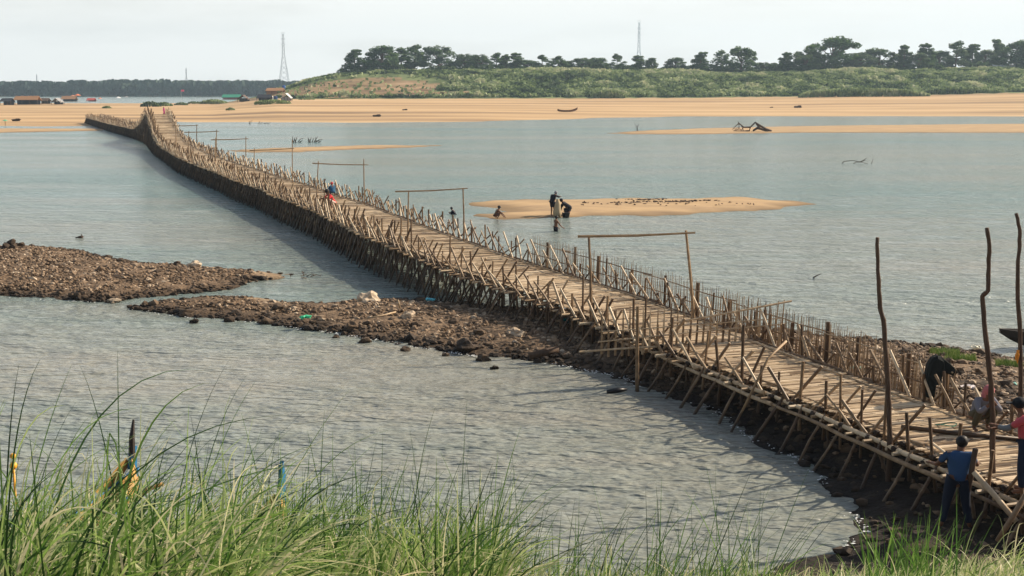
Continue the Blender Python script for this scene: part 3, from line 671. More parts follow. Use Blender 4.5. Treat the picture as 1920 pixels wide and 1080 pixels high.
while s < SL-1.2:
    y = float(np.interp(s, fs, fy)); d = U(.68, .95); hw = HWd(s); z = float(np.interp(s, fs, fz)); near = y < 45
    j = lambda a=.12: U(-a, a)
    rr = U(.028, .042)*(1 if y < 90 else 1.15)
    # left side
    lo = -hw-.12
    hgt = U(.45,.95) if rnd() < .8 else U(1., 1.35)
    if y > 22: T(stakes, bent(BP(s+j(), lo+j(.05), -.7), BP(s+j(), lo+j(.08), hgt)), [rr*1.1, rr, rr*.95], U(0,.5))
    a = s+d*.5+j()
    if y > 23 and (y > 34 or rnd() < .72): T(struts, bent(BP(a-.15, lo-.15+j(.05), -.16), BP(a+U(.42,.82), lo-.30+j(.12), U(.45,.85))), rr*1.05, U(.35,1.05))
    if not near:
        T(struts, bent(BP(a+.75, lo-.1, 0, .0 if z < 2 else z-2), BP(a-U(.5,1.0), lo+U(.15,.55), U(.5,.9))), rr*1.05, U(.1,.8))
        T(braces, bent(BP(a-.95, lo-.28, 0, -.1), BP(a+.15, lo-.12, -.1)), rr*.9, U(-.1,.25))  # brace tints kept dark to paint in the shade of this side
        T(braces, bent(BP(a+1.05, lo-.35, 0, -.15), BP(a-.1, lo-.1, -.05)), rr*.9, U(-.1,.2))
        if z > 2.0:
            for q in range(int(z)):
                T(braces, bent(BP(a-.5+j(.4), lo-.25, 0, q), BP(a+.5+j(.4), lo-.15, 0, q+1.3)), rr, U(.05,.5)); T(braces, bent(BP(a+.5+j(.4), lo-.25, 0, q), BP(a-.5+j(.4), lo-.15, 0, q+1.3)), rr, U(.05,.5))
        T(legs, bent(BP(a+.3, lo-.62+j(), 0, -.3), BP(a, lo-.05, -.05)), rr, U(-.1,.2))  # leg tint darkened likewise, shade of the left side painted in
        if z < 2:  # extra dark piles and brace, added to block bright water under the deck
            for q in ((-.45, .35, .6) if y > 64 else (.6,)): T(piles, bent(BP(s+d*rnd(), q*hw, 0, -.3), BP(s+d*rnd(), q*hw, -.09)), rr*1.5, U(-.2,.1), 4)
            T(braces, bent(BP(s+d*rnd()+.5, lo-.2, 0, -.2), BP(s+d*rnd()-.5, lo-.05, -.1)), rr, U(-.1,.2), 4)
    else:
        if rnd() < .8: T(struts, bent(BP(a+.1, lo-.1, -.25), BP(a-U(.1,.5), lo+U(.2,.6), U(.45,.85))), rr, U(.2,.8))
        T(legs, bent(BP(a+j(.2), lo-U(.85,1.15), 0, -.15), BP(a+.15, lo-.15, -.02), .03), [rr*1.15, rr, rr], U(.05,.5))
        if rnd() < .5: T(legs, bent(BP(a+j(.4), lo-.1, 0, -.1), BP(a+U(-.6,.6), lo-.1, -.05), .03), rr, U(.05,.4))
    T(piles, bent(BP(s+j(), -hw*.55, 0, -.3), BP(s+j(), -hw*.55, -.09)), rr*1.2, U(0,.3))
    T(piles, bent(BP(s+j(), hw*.6, 0, -.3), BP(s+j(), hw*.6, -.09)), rr*1.2, U(0,.3))
    T(piles, bent(BP(s+j(), 0, 0, -.3), BP(s+j(), 0, -.09)), rr*1.2, U(0,.3))
    e0 = -hw-U(.42,.62); T(stubs, bent(BP(s+j(.05), e0, -.12+j(.02)), BP(s+j(.05), hw+.25, -.11)), [rr*1.2, rr*1.15, rr], U(.55,1.05))
    if y < 130: T(stubs, bent(BP(s+.45, e0+.12, -.15), BP(s+.47+j(.05), -hw*.3, -.13)), rr*1.05, U(.5,1))
    # right side
    ro = hw+.10
    T(stakes, bent(BP(s+j(), ro+j(.04), -.9), BP(s+j(), ro+j(.08), U(.3,.75) if rnd() < .7 else U(.75,1.0))), rr, U(0,.55))
    if y > 22: T(struts, bent(BP(a-.1, ro-.02, -.05), BP(a+U(.5,.95), ro+U(-.2,.1), U(.5,.98))), rr*1.05, U(.35,1.1))
    if y > 48 and rnd() < .55: T(struts, bent(BP(a+.7, ro+.05, -.1), BP(a-U(.1,.5), ro+.3, U(.4,.8))), rr*.9, U(.1,.6))
    elif rnd() < .5: T(struts, bent(BP(a+.5, ro+.1, -.3), BP(a+.05, ro+.3, U(.2,.5))), rr*.8, U(.1,.6))
    if y > 45:
        T(braces, bent(BP(a-.5, ro+.2, 0, -.1), BP(a+.6, ro, -.1)), rr, U(.05,.4)); T(braces, bent(BP(a+.8, ro+.2, 0, -.1), BP(a-.4, ro, -.1)), rr, U(.05,.4))
    s += d; bay += 1
flock('stake', stakes, BAM, br); flock('rail_strut', struts, BAM, br); flock('prop_leg', legs, BAM, br); lash = []; s = .5
while s < s_at(40):
    for lat_, dz_ in ((-HWd(s)-.30, -.10), (-HWd(s)-.12, -.02)):
        if BP(s).y > 21: c = BP(s, lat_, dz_); T(lash, [c-Vector((.02,-.07,0)), c+Vector((0,0,.01)), c+Vector((.02,-.07,0))], [.062,.072,.06], -.3, 7)
    s += U(.8,1.2)
flock('lashing', lash, WOOD, br)
flock('cross_beam', stubs, BAM, br); flock('lattice_brace', braces, BAM, br); flock('pile', piles, BAM, br)
# second layer of dense lattice on the tall shaded side of the hump
# gantries
def gantry(lx, ltop, rxp, rtop, yb, zb, bl, brr, label, rad=.035):
    A = Vector((*P(lx[1], yb, zb), zb)); B = Vector((*P(rxp[1], yb, zb), zb))
    e = empty('height_gantry', (A+B)/2, label, 'gantry', 'pole gantries spanning the bridge deck')
    At = Vector((XAT(lx[0], A.y, ltop), A.y, ZAT(ltop, A.y))); Bt = Vector((XAT(rxp[0], B.y, rtop), B.y, ZAT(rtop, B.y)))
    for p, q in ((A, At), (B, Bt)):
        m = MB(); m.tube([p-Vector((0,0,.5)), (p+q)/2+Vector((U(-.02,.02),0,0)), q], [rad*1.2, rad, rad*.8], 6, U(.35,.7)); m.build('post', BAM, e)
    m = MB(); l = Vector((XAT(bl[0], A.y, bl[1]), A.y-.05, ZAT(bl[1], A.y))); r = Vector((XAT(brr[0], B.y, brr[1]), B.y-.05, ZAT(brr[1], B.y)))
    m.tube([l, (l+r)/2-Vector((0,0,.03)), r], [rad, rad*.9, rad*.7], 6, .6); m.build('crossbar', BAM, e)
gantry((1104,1109),441,(1286,1304),432,597,1.05,(1083,443),(1303,436),'nearest pole gantry over the bridge, its thick crossbar before open water',.045)
gantry((766,764),357,(868,870),352,453,1.5,(741,359),(877,353),'second nearest pole gantry, its crossbar left of the swimmers')
gantry((597,592),302,(682,684),298,384,1.5,(586,306),(691,309),'third pole gantry, just above the two people sitting on the bridge')
gantry((477,476),277,(548,548),262,344,1.5,(468,282),(552,278),'fourth pole gantry with a tall right post before the thin sandbar')
gantry((404,404),258,(461,461),256,309,1.5,(396,262),(466,260),'fifth pole gantry, its crossbar above the left end of the thin sandbar',.045)
gantry((354,353),246,(406,406),243,289,1.5,(346,248),(411,246),'sixth pole gantry near the foot of the bridge hump',.05)
gantry((330,330),234,(369,369),233,272,1.5,(323,236),(371,235),'seventh pole gantry beside the ramp of the bridge hump',.055)

# picket fence along the right edge
random.seed(31)
fe = empty('picket_fence', BP(s_at(30), HWd(5)+.45, 0), 'long fence of thin split bamboo pickets along the right edge of the bridge', 'fence')
it = []; s = s_at(25.5)
def fl(s): return HWd(s)+.55
s = s_at(27.9)
while s < s_at(49.5):
    z1 = U(.82, 1.02)*(1-.25*max(0, (27-BP(s).y)/2)); a = BP(s, fl(s)+.04+U(-.02,.02), 0, .2 if BP(s).y < 41 else .8); b_ = BP(s+U(-.04,.04), fl(s)+.1+U(-.03,.03), z1)
    T(it, [a, (a+b_)/2, b_], [.021,.018,.007], U(.35,1.05), 4); s += U(.055,.085) if BP(s).y < 38 else U(.08,.12)
flock('picket', it, BAM, fe)
it = []
for h_ in (.25, .7): longpole(it, lambda s: fl(s)+.02, h_, .02, s_at(27.9), s_at(49.5), seg=5, wob=.02, tint=(.4,.8))
flock('rail', it, BAM, fe)
it = []; s = s_at(28.1)
while s < s_at(49): T(it, bent(BP(s, fl(s), 0, .1), BP(s, fl(s)+.05, U(.6,1.1))), U(.04,.06), U(0,.5)); s += U(1.3,2.2)
flock('post', it, BAM, fe)
# picket panel standing across the bridge
pa, pb = P(1128, 662, .9), P(1462, 640, .95)
pe = empty('picket_gate', (*pa, .9), 'open picket panel of bamboo sticks standing across the deck in mid bridge', 'gate')
n = 27
for i in range(n+1):
    t = i/n; x = pa[0]+(pb[0]-pa[0])*t; y = pa[1]+(pb[1]-pa[1])*t; m = MB()
    lean = .12*t+U(-.03,.03)
    m.tube([(x, y, .78+U(0,.1)), (x+lean*.4+U(-.01,.01), y, 1.4), (x+lean-.02, y, U(2.0,2.2))], [.036,.03,.012], 5, U(.3,.85)); m.build('picket', BAM, pe)
for (z0, z1, ta, tb, r) in ((.98,1.0,-.12,.30,.03),(1.22,1.45,-.02,1.03,.022),(1.62,2.1,.36,1.06,.032),(1.5,1.62,0,1,.018)):
    m = MB(); A = Vector((pa[0]+(pb[0]-pa[0])*ta, pa[1]+(pb[1]-pa[1])*ta-.04, z0)); B = Vector((pa[0]+(pb[0]-pa[0])*tb, pa[1]+(pb[1]-pa[1])*tb-.04, z1))
    m.tube(bent(A, B), r, 6, .85); m.build('rail', BAM, pe)
x, y = P(1195, 735, 0); m = MB(); m.tube([(x, y, -.3), (x-.02, y, 1.1), (x-.03, y, ZAT(574, y))], [.055,.045,.04], 8, .45); m.build('end_post', BAM, pe)

# ------------------------------------------------------------------ tall bent poles
def tallpole(pts, y, z0, label, rad=.06):
    m = MB(); P3 = []
    for px, py in pts: P3.append(Vector((XAT(px, y, py), y+U(-.03,.03), ZAT(py, y))))
    P3.append(Vector((P3[-1].x, y, z0))); n = len(P3); full = []
    for a, b_ in zip(P3, P3[1:]):
        for k in range(3): full.append(a+(b_-a)*k/3+Vector((U(-.008,.008), 0, 0)))
    full.append(P3[-1]); rr = [rad*(.62+.38*i/len(full))*U(.92,1.1) for i in range(len(full))]
    m.tube(full, rr, 8, .45); e = empty('wooden_pole', P3[-1], label, 'pole', 'tall bent poles at the near end of the bridge'); m.build('shaft', WOOD, e, smooth=True); return e
x1, y1 = P(1668, 918, 0)
tallpole([(1644,445),(1646,490),(1648,545),(1650,575),(1657,600),(1660,650),(1664,700),(1667,760),(1669,830)], y1, -.1, 'tall bent bare pole left of the squatting person, top against the water')
x2, y2 = P(1865, 985, 0)
tallpole([(1850,427),(1854,460),(1855,500),(1851,545),(1843,556),(1846,600),(1851,660),(1858,720),(1862,780),(1862,860),(1864,940)], y2, -.1, 'tall crooked pole gripped by the man in pink')
y3 = 27.6
p3 = tallpole([(1906,400),(1911,430),(1912,460),(1908,490),(1909,560),(1912,620),(1913,700),(1914,780)], y3, .2, 'tall straight pole at the right frame edge with an orange strip tied on')
m = MB(); ox = XAT(1913, y3); 
for k in range(3): m.tube([(ox+U(-.02,.02), y3-.08, ZAT(655, y3)), (ox-.03+k*.02, y3-.09, ZAT(664, y3)), (ox+U(-.05,.05), y3-.08, ZAT(674+k*3, y3))], [.02,.03,.01], 5)
m.build('orange_strip', flat('orange_cloth', (.75,.28,.03)), p3)

# ------------------------------------------------------------------ figures
def skin(name, verts, edges, rad, m, parent, sub=2, root=0):
    me = bpy.data.meshes.new('t'); me.from_pydata([tuple(v) for v in verts], edges, []); ob = bpy.data.objects.new('t', me); C.objects.link(ob)
    sm = ob.modifiers.new('s', 'SKIN'); sm.use_smooth_shade = True
    for i, r in enumerate(rad):
        d = me.skin_vertices[0].data[i]; d.radius = r if hasattr(r, '__len__') else (r, r); d.use_root = (i == root)
    ob.modifiers.new('u', 'SUBSURF').levels = sub; ob.modifiers['u'].render_levels = sub
    dg = bpy.context.evaluated_depsgraph_get(); e = ob.evaluated_get(dg); nm = bpy.data.meshes.new_from_object(e)
    bpy.data.objects.remove(ob); nm.name = name
    nm.materials.clear(); nm.materials.append(m)
    nm.polygons.foreach_set('use_smooth', [True]*len(nm.polygons))
    o = bpy.data.objects.new(name, nm); C.objects.link(o); o.parent = parent; return o
SKN = flat('skin', (.16,.075,.042), .6); HAIR = flat('black_hair', (.012,.01,.01), .6)
CL = {}
def cloth(n, c):
    if n not in CL: CL[n] = mat(n, c, .9, bump=.4, bscale=9, bdist=.02)
    return CL[n]
def person(loc, rz, J, label, shirt=None, pants=None, sleeve='long', leg='long', s=1., fingers=False, head=None, face=(0,1,0), group=None, headm=None, bulk=1.0, stripe=None):
    """J: joints in metres (x right, y forward, z up): pel, chest, neck, head, shL/R elL/R haL/R hiL/R knL/R anL/R toL/R"""
    e = empty('person', loc, label, 'person', group, rz, s)
    J = {k: Vector(v) for k, v in J.items()}; V = []; E = []; R = []
    def v(p, r): V.append(Vector(p)); R.append(r); return len(V)-1
    def c(a, b_): E.append((a, b_))
    pel = v(J['pel'], (.135*bulk,.105*bulk)); bel = v((J['pel']+J['chest'])/2, (.12*bulk,.095*bulk)); ch = v(J['chest'], (.145*bulk,.105*bulk)); nk = v(J['neck'], .055)
    c(pel, bel); c(bel, ch); c(ch, nk)
    hd = J['head']; up = (hd-J['neck']).normalized(); f = Vector(face).normalized()
    jaw = v(J['neck']+(hd-J['neck'])*.55+f*.015, .066); cr = v(hd+f*.005, (.085,.092)); tp = v(hd+up*.065, .06)
    c(nk, jaw); c(jaw, cr); c(cr, tp)
    if fingers:
        no = v(hd+f*.105-up*.02, .014); c(cr, no)
    for sd in 'LR':
        sh = v(J['sh'+sd], .058); el = v(J['el'+sd], .04); ha = v(J['ha'+sd], .027); c(ch, sh); c(sh, el); c(el, ha)
        d = (J['ha'+sd]-J['el'+sd]).normalized(); pm = v(J['ha'+sd]+d*.07, (.034,.022)); c(ha, pm)
        if fingers:
            sdv = d.cross(Vector((.2,.3,1))).normalized()
            for k, ln in enumerate((.062,.075,.07,.055)):
                o1 = J['ha'+sd]+d*.095+sdv*(-.03+.02*k); a = v(o1, .010); b_ = v(o1+d*ln*.5, .009); g = v(o1+d*ln*.75+Vector((0,0,-ln*.45)), .008); c(pm, a); c(a, b_); c(b_, g)
            o1 = J['ha'+sd]+d*.03+sdv*.045; a = v(o1, .011); b_ = v(o1+d*.03+sdv*.025, .009); c(ha, a); c(a, b_)
        hi = v(J['hi'+sd], .088*bulk); kn = v(J['kn'+sd], .056); an = v(J['an'+sd], .036); to = v(J['to'+sd], (.04,.025)); c(pel, hi); c(hi, kn); c(kn, an); c(an, to)
    skin('body', V, E, R, SKN, e, 2)
    if shirt:
        V2, E2, R2 = [], [], []
        def v2(p, r): V2.append(Vector(p)); R2.append(r); return len(V2)-1
        a = v2(J['pel']-(J['chest']-J['pel'])*.34, (.168*bulk,.14*bulk)); b1 = v2((J['pel']+J['chest'])/2, (.15*bulk,.115*bulk)); b2 = v2(J['chest'], (.172*bulk,.125*bulk)); b3 = v2(J['chest']+(J['neck']-J['chest'])*.72, .075)
        E2 += [(a,b1),(b1,b2),(b2,b3)]
        for sd in 'LR':
            q1 = v2(J['sh'+sd], .078); E2.append((b2,q1))
            if sleeve != 'none':
                q2 = v2(J['el'+sd] if sleeve == 'long' else J['sh'+sd]+(J['el'+sd]-J['sh'+sd])*.75, .06); E2.append((q1,q2))
                if sleeve == 'long': q3 = v2(J['el'+sd]+(J['ha'+sd]-J['el'+sd])*.85, .042); E2.append((q2,q3))
        skin('shirt', V2, E2, R2, shirt, e, 2)
    if pants:
        V2, E2, R2 = [J['pel']+(J['chest']-J['pel'])*.38], [], [(.145*bulk,.118*bulk)]
        for sd in 'LR':
            h_ = len(V2); V2.append(J['hi'+sd]); R2.append(.11*bulk); V2.append(J['kn'+sd] if leg == 'long' else J['hi'+sd]+(J['kn'+sd]-J['hi'+sd])*.85); R2.append(.082); E2 += [(0,h_),(h_,h_+1)]
            if leg == 'long': V2.append(J['kn'+sd]+(J['an'+sd]-J['kn'+sd])*.9); R2.append(.068); E2.append((h_+1,h_+2))
        skin('trousers', V2, E2, R2, pants, e, 2)
    if stripe:
        for sd in 'LR':
            a_, b_, c_ = J['sh'+sd]*.3+J['el'+sd]*.7, J['el'+sd], J['el'+sd]*.15+J['ha'+sd]*.85
            skin('sleeve', [a_, b_, c_], [(0,1),(1,2)], [.062,.056,.044], stripe, e, 2)
    # hair or headgear
    if head != 'bald':
        m = MB(); cc = hd+up*.03-f*.018
        m.blob(cc, (.108,.112,.105), rough=.06, sub=2); 
        me_ = []
        if head == 'cap': 
            q = hd+f*.13+up*.03; br_ = MB(); br_.box(q, (.13,.14,.015), rz=math.atan2(f.y, f.x)-math.pi/2)
        if head == 'scarf':
            m.blob(hd-f*.05-up*.10, (.10,.09,.13), rough=.1, sub=2)
        o = m.build({'cap':'cap','scarf':'headscarf','hood':'hood'}.get(head, 'hair'), headm or HAIR, None, smooth=True); o.parent = e
        if head == 'cap': b3_ = br_.build('peak', headm or HAIR, None); b3_.parent = o
    return e
STAND = dict(pel=(0,0,.93), chest=(0,.02,1.28), neck=(0,.03,1.45), head=(0,.06,1.58), shL=(-.19,0,1.38), shR=(.19,0,1.38), elL=(-.25,.02,1.10), elR=(.25,.02,1.10), haL=(-.25,.12,.88), haR=(.25,.12,.88),
             hiL=(-.10,0,.88), hiR=(.10,0,.88), knL=(-.12,.03,.48), knR=(.12,.03,.48), anL=(-.12,0,.07), anR=(.12,0,.07), toL=(-.13,.16,.03), toR=(.13,.16,.03))
def pose(**k): d = dict(STAND); d.update(k); return d
SQUAT = dict(pel=(0,-.12,.27), chest=(0,.10,.56), neck=(0,.19,.70), head=(0,.24,.83), shL=(-.18,.12,.64), shR=(.18,.12,.64), elL=(-.24,.30,.44), elR=(.24,.30,.44), haL=(-.10,.44,.50), haR=(.10,.44,.50),
             hiL=(-.11,-.08,.26), hiR=(.11,-.08,.26), knL=(-.19,.26,.48), knR=(.19,.26,.48), anL=(-.15,.02,.07), anR=(.15,.02,.07), toL=(-.17,.17,.03), toR=(.17,.17,.03))
def sq(**k): d = dict(SQUAT); d.update(k); return d
# man in blue below the bridge: seen from behind, arms out to the beam on the right
bx, by = P(1790, 1006, .1); bz = NZ(bx, by)
person((bx, by, bz+.02), math.radians(-14), pose(chest=(.02,.04,1.27), neck=(.03,.06,1.44), head=(.05,.09,1.57), elL=(-.36,.10,1.14), haL=(-.44,.34,1.10), elR=(.33,.16,1.16), haR=(.36,.42,1.13),
       knL=(-.17,.04,.47), anL=(-.24,-.03,.07), toL=(-.27,.13,.03), knR=(.16,.06,.48), anR=(.24,.02,.07), toR=(.28,.18,.03), hiL=(-.11,0,.87), hiR=(.11,0,.87)),
       'man in blue shirt and dark trousers standing below the bridge with his back turned', cloth('blue_shirt',(.03,.075,.17)), cloth('navy_trousers',(.012,.018,.035)), sleeve='short', fingers=True, head='cap', headm=HAIR, face=(.5,1,0), bulk=1.14)
# man in pink on the deck
x, y = P(1917, 926, 1.0)
pinkp = person((x, y, 1.02), math.radians(62), pose(chest=(0,.06,1.27), neck=(0,.10,1.44), head=(0,.15,1.57), elL=(-.22,.30,1.16), haL=(-.12,.48,1.18), elR=(.20,.28,1.10), haR=(.10,.50,1.08)),
       'man in pink shirt with patterned sleeves standing on the deck gripping a pole', cloth('pink_shirt',(.50,.085,.10)), cloth('dark_jeans',(.015,.022,.045)), sleeve='short', fingers=True, stripe=cloth('patterned_sleeve',(.16,.17,.18)), head='cap', headm=cloth('black_cap',(.012,.014,.018)), face=(-.1,1,-.1))
# squatting person
x, y = P(1836, 808, 1.0)
wm = person((x, y, 1.02), math.radians(195), sq(haL=(-.07,.34,.62), haR=(.09,.36,.60)), 'person in pink headscarf squatting on the bridge deck with hands at the chin', cloth('grey_blue_shirt',(.17,.17,.20)), cloth('olive_trousers',(.075,.065,.04)), fingers=True, head='scarf', headm=cloth('pink_scarf',(.42,.14,.15)), face=(0,1,-.15), s=1.05, bulk=1.15)
# two people sitting on the bridge
p = BP(s_at(63.5), 0); p = Vector((*P(622, 392, 1.5), 1.52))
person(p, math.radians(120), sq(), 'person in red shirt crouching on the bridge deck', cloth('red_shirt',(.60,.03,.04)), cloth('pale_shorts',(.5,.42,.36)), sleeve='short', leg='short', s=1.15)
p = Vector((*P(624, 366, 1.5), 1.5))
person(p, math.radians(20), sq(), 'person in blue shirt and red cap crouching behind the right rail', cloth('sky_blue_shirt',(.03,.10,.19)), cloth('blue_trousers',(.02,.06,.12)), head='cap', headm=cloth('red_cap',(.5,.06,.06)), s=.85)
# sandbar group
DARK = cloth('black_clothes', (.013,.014,.022))
x, y = P(1036, 405, .05)
person((x, y, .03), math.radians(-50), pose(pel=(0,-.08,.92), chest=(0,.10,1.22), neck=(0,.22,1.36), head=(0,.28,1.47), shL=(-.18,.10,1.32), shR=(.18,.10,1.32), elL=(-.20,.36,1.22), haL=(-.08,.60,1.24), elR=(.20,.36,1.22), haR=(.08,.60,1.24)),
       'person in dark clothes and grey cap standing on the sandbar holding up a net sack', DARK, DARK, head='hood', headm=cloth('grey_cap',(.25,.25,.27)), leg='short', bulk=1.2)
x, y = P(1064, 404, .05)
person((x, y, .03), math.radians(75), sq(pel=(0,-.14,.46), chest=(0,.16,.68), neck=(0,.30,.80), head=(0,.38,.88), shL=(-.18,.22,.74), shR=(.18,.22,.74), elL=(-.2,.42,.46), haL=(-.16,.46,.22), elR=(.2,.42,.46), haR=(.16,.46,.22), knL=(-.2,.16,.44), knR=(.2,.16,.44)),
       'person in dark clothes bending low over a bucket at the sandbar edge', DARK, DARK, head='hood', headm=DARK, bulk=1.25, s=1.1)
x, y = P(930, 410, 0)
person((x, y, -.06), math.radians(-70), sq(elL=(-.2,.42,.40), haL=(-.16,.62,.16), elR=(.2,.42,.40), haR=(.16,.62,.16)), 'bare-chested child crouching at the left tip of the sandbar, reaching forward', None, cloth('brown_shorts',(.1,.05,.035)), leg='short', s=.92)
x, y = P(852, 402, 0)
person((x, y, -.28), math.radians(80), sq(), 'child in dark clothes crouching in the shallows left of the sandbar', DARK, DARK, s=.8)
x, y = P(1042, 434, 0)
person((x, y, -.55), math.radians(-60), pose(elR=(.28,.25,1.0), haR=(.30,.48,.86), elL=(-.25,.2,1.0), haL=(-.2,.4,.8)), 'bare-chested child standing waist deep in the river before the sandbar', None, DARK, leg='short', s=.85)
# net sack, bucket
x, y = P(1045, 406, .05); m = MB(); m.tube([(x,y,0),(x-.03,y,.35),(x+.02,y,.8),(x+.03,y,1.15)], [.24,.26,.18,.09], 10); 
tag(m.build('net_sack', mat('net', (.42,.34,.22), .9, trans=.2), smooth=True), 'pale yellow net sack held upright between the two dark figures', 'sack')
x, y = P(1061, 407, .05); m = MB(); m.tube([(x,y,0),(x,y,.32)], [.2,.27], 12); m.tube([(x-.25,y,.32),(x,y,.5),(x+.25,y,.32)], .01, 4)
tag(m.build('bucket', flat('black_plastic', (.01,.01,.012), .4)), 'black bucket on the sandbar edge below the bending person', 'bucket')
# tiny person in pink on the hump
p = BP(s_at(189), .75); p.z += .02
person(p, 2.4, pose(), 'tiny person in bright pink at the top of the bridge hump', cloth('hot_pink',(.75,.08,.35)), cloth('hot_pink',(.75,.08,.35)), s=.62)

# black cloth over a post on the right rail
x, y = P(1741, 748, 1.0); e = empty('draped_cloth', (x, y, 1.0), 'black cloth hung over a stake on the right rail, one corner sticking out sideways', 'cloth')
BLK = mat('black_cloth', (.010,.013,.012), .95, bump=.5, bscale=8, bdist=.04)
for nm_, yo, th_, pr in (('cloth_body', -.30, .14, [(1735,700),(1739,683),(1746,670),(1756,665),(1768,672),(1770,690),(1764,706),(1764,719),(1751,722),(1748,746),(1736,744)]),
                        ('cloth_corner', -.34, .06, [(1750,668),(1764,668),(1781,681),(1795,696),(1790,706),(1776,700),(1756,694)])):
    m = MB(); n = len(pr); vs = []
    for k, (off, sc) in enumerate([(-th_,.86),(-th_*.6,1.0),(th_*.6,1.0),(th_,.86)]):
        cxm = sum(a for a, b_ in pr)/n; czm = sum(b_ for a, b_ in pr)/n
        for i, (a, b_) in enumerate(pr): vs.append((XAT(cxm+(a-cxm)*sc, y+yo, b_), y+yo+off+.02*math.sin(i*2.1), ZAT(czm+(b_-czm)*sc, y+yo)))
    m.add(vs, [(k*n+i, k*n+(i+1)%n, (k+1)*n+(i+1)%n, (k+1)*n+i) for k in range(3) for i in range(n)]+[tuple(range(n-1,-1,-1)), tuple(3*n+i for i in range(n))]); m.build(nm_, BLK, e)

# loose poles the men work on
def tube_thing(name, pts, r, label, cat, t=.6, m_=None, group=None, n=7):
    m = MB(); m.tube(pts, r, n, t); o = m.build(name, m_ or BAM, smooth=True); b_ = Vector(pts[0])
    for v in o.data.vertices: v.co -= b_
    o.location = b_; return tag(o, label, cat, group)
def p3d(px, py, z): q = P(px, py, z); return Vector((q[0], q[1], z))
def py3(px, py, y): return Vector((XAT(px, y, py), y, ZAT(py, y)))
tube_thing('bamboo_pole', [py3(1826,885,21.6), py3(1866,930,21.3), py3(1906,978,21.0)], .05, 'thick bamboo pole slanting down right beside the man in blue', 'pole', .95)
tube_thing('stake', [py3(1812,930,21.9), py3(1820,895,21.8), py3(1829,842,21.7)], .05, 'upright stake with orange top at the right hand of the man in blue', 'stake', .4, WOOD)
tube_thing('bamboo_pole', [py3(1870,1015,20.2), py3(1895,975,20.2), py3(1925,925,20.2)], .045, 'slanting prop pole at the bottom right corner', 'pole', .5)
tube_thing('bamboo_pole', [p3d(1690,800,1.06), p3d(1790,812,1.06), p3d(1915,824,1.06)], .045, 'dark pole lying across the deck before the squatting person', 'pole', .1)
tube_thing('bamboo_pole', [p3d(1740,825,1.08), p3d(1780,855,1.08), p3d(1840,900,1.08)], .03, 'pale thin pole lying along the deck right of the man in blue', 'pole', 1.1)
tube_thing('bamboo_pole', [py3(1392,770,29), py3(1440,672,29.3), py3(1472,600,30)][:2]+[py3(1474,640,30)], .03, 'slanting brace pole at the left deck edge near the fence start', 'pole', .6)
m = MB(); cx_, cy_ = P(1775, 797, 1.04)
pts = [Vector((cx_+.2*math.cos(a)*(1+.2*math.sin(3*a)), cy_+.1*math.sin(a), 1.05+.02*math.sin(2*a))) for a in np.linspace(0, 12, 40)]
m.tube(pts, .012, 5); tag(m.build('rope', flat('green_rope', (.08,.22,.15))), 'green rope coil lying on the deck left of the squatting person', 'rope')

# ------------------------------------------------------------------ boats
def boat(loc, rz, Ln, wd, hgt, label, m_out, m_in, group=None, rise=1.0, prow_m=None, name='rowing_boat', s=1, kr=None):
    kr = rise*.85 if kr is None else kr
    e = empty(name, loc, label, 'boat', group, rz); n = 18; hull = MB(); inn = MB()
    def sec(i, k=1.0, th=0):
        q = i/n; u = q*2-1; w_ = wd*(1-abs(u)**2.6)*.5+.02; sheer = hgt*.35+rise*(max(0, u)**2.4*1.0+max(0, -u)**3*.45)*hgt; keel = -hgt*.25+kr*hgt*max(0, u)**3.2+hgt*.3*max(0,-u)**4
        w_ = max(.015, w_-th); return [(u*Ln/2, -w_, sheer), (u*Ln/2, -w_*.8, (sheer+keel)*.5), (u*Ln/2, -w_*.3, keel+th), (u*Ln/2, w_*.3, keel+th), (u*Ln/2, w_*.8, (sheer+keel)*.5), (u*Ln/2, w_, sheer)]
    for mb, th in ((hull, 0), (inn, .035)):
        vs = []; [vs.extend(sec(i, 1, th)) for i in range(n+1)]
        fs_ = [(i*6+k, (i+1)*6+k, (i+1)*6+k+1, i*6+k+1) for i in range(n) for k in range(5)]
        mb.add(vs, fs_)
    h_ = hull.build('hull', m_out, None, smooth=True); h_.parent = e; i_ = inn.build('inner_planking', m_in, None, smooth=True); i_.parent = e
    g = MB()
    for sd in (0, 5): g.tube([sec(i)[sd] for i in range(n+1)], .025, 5)
    o = g.build('gunwale', prow_m or m_out, None); o.parent = e
    for q in (5, 9, 13):
        b_ = MB(); c = sec(q); b_.box((c[0][0], 0, c[0][2]-.06), (.18, abs(c[0][1])*2, .03)); o = b_.build('seat_plank', m_in, None); o.parent = e
    return e, sec
DKW = mat('dark_boat_wood', (.03,.022,.018), .6, bump=.3, bscale=20)
OCH = mat('ochre_paint', (.55,.30,.06), .6, stops=[(0,(.16,.09,.04)),(.5,(.42,.24,.07)),(1,(.55,.34,.11))], scale=5); BLU = mat('blue_paint', (.02,.16,.34), .5, stops=[(0,(.01,.06,.13)),(.6,(.015,.13,.28)),(1,(.03,.18,.34))], scale=7)
x, y = P(1905, 655, 0)
boat((XAT(1880, y, 608)+3.4, y+.45, .05), math.radians(187), 7.0, 1.2, 1.15, 'dark wooden boat with raised prow floating at the right frame edge', DKW, DKW, rise=.16, kr=.66)
c = G(1064, 211); boat((c.x, c.y, c.z+.4), math.radians(5), 6.3, 1.6, .9, 'brown rowing boat beached on the far sand bank', mat('brown_boat', (.13,.07,.04), .7), DKW, rise=1.0)
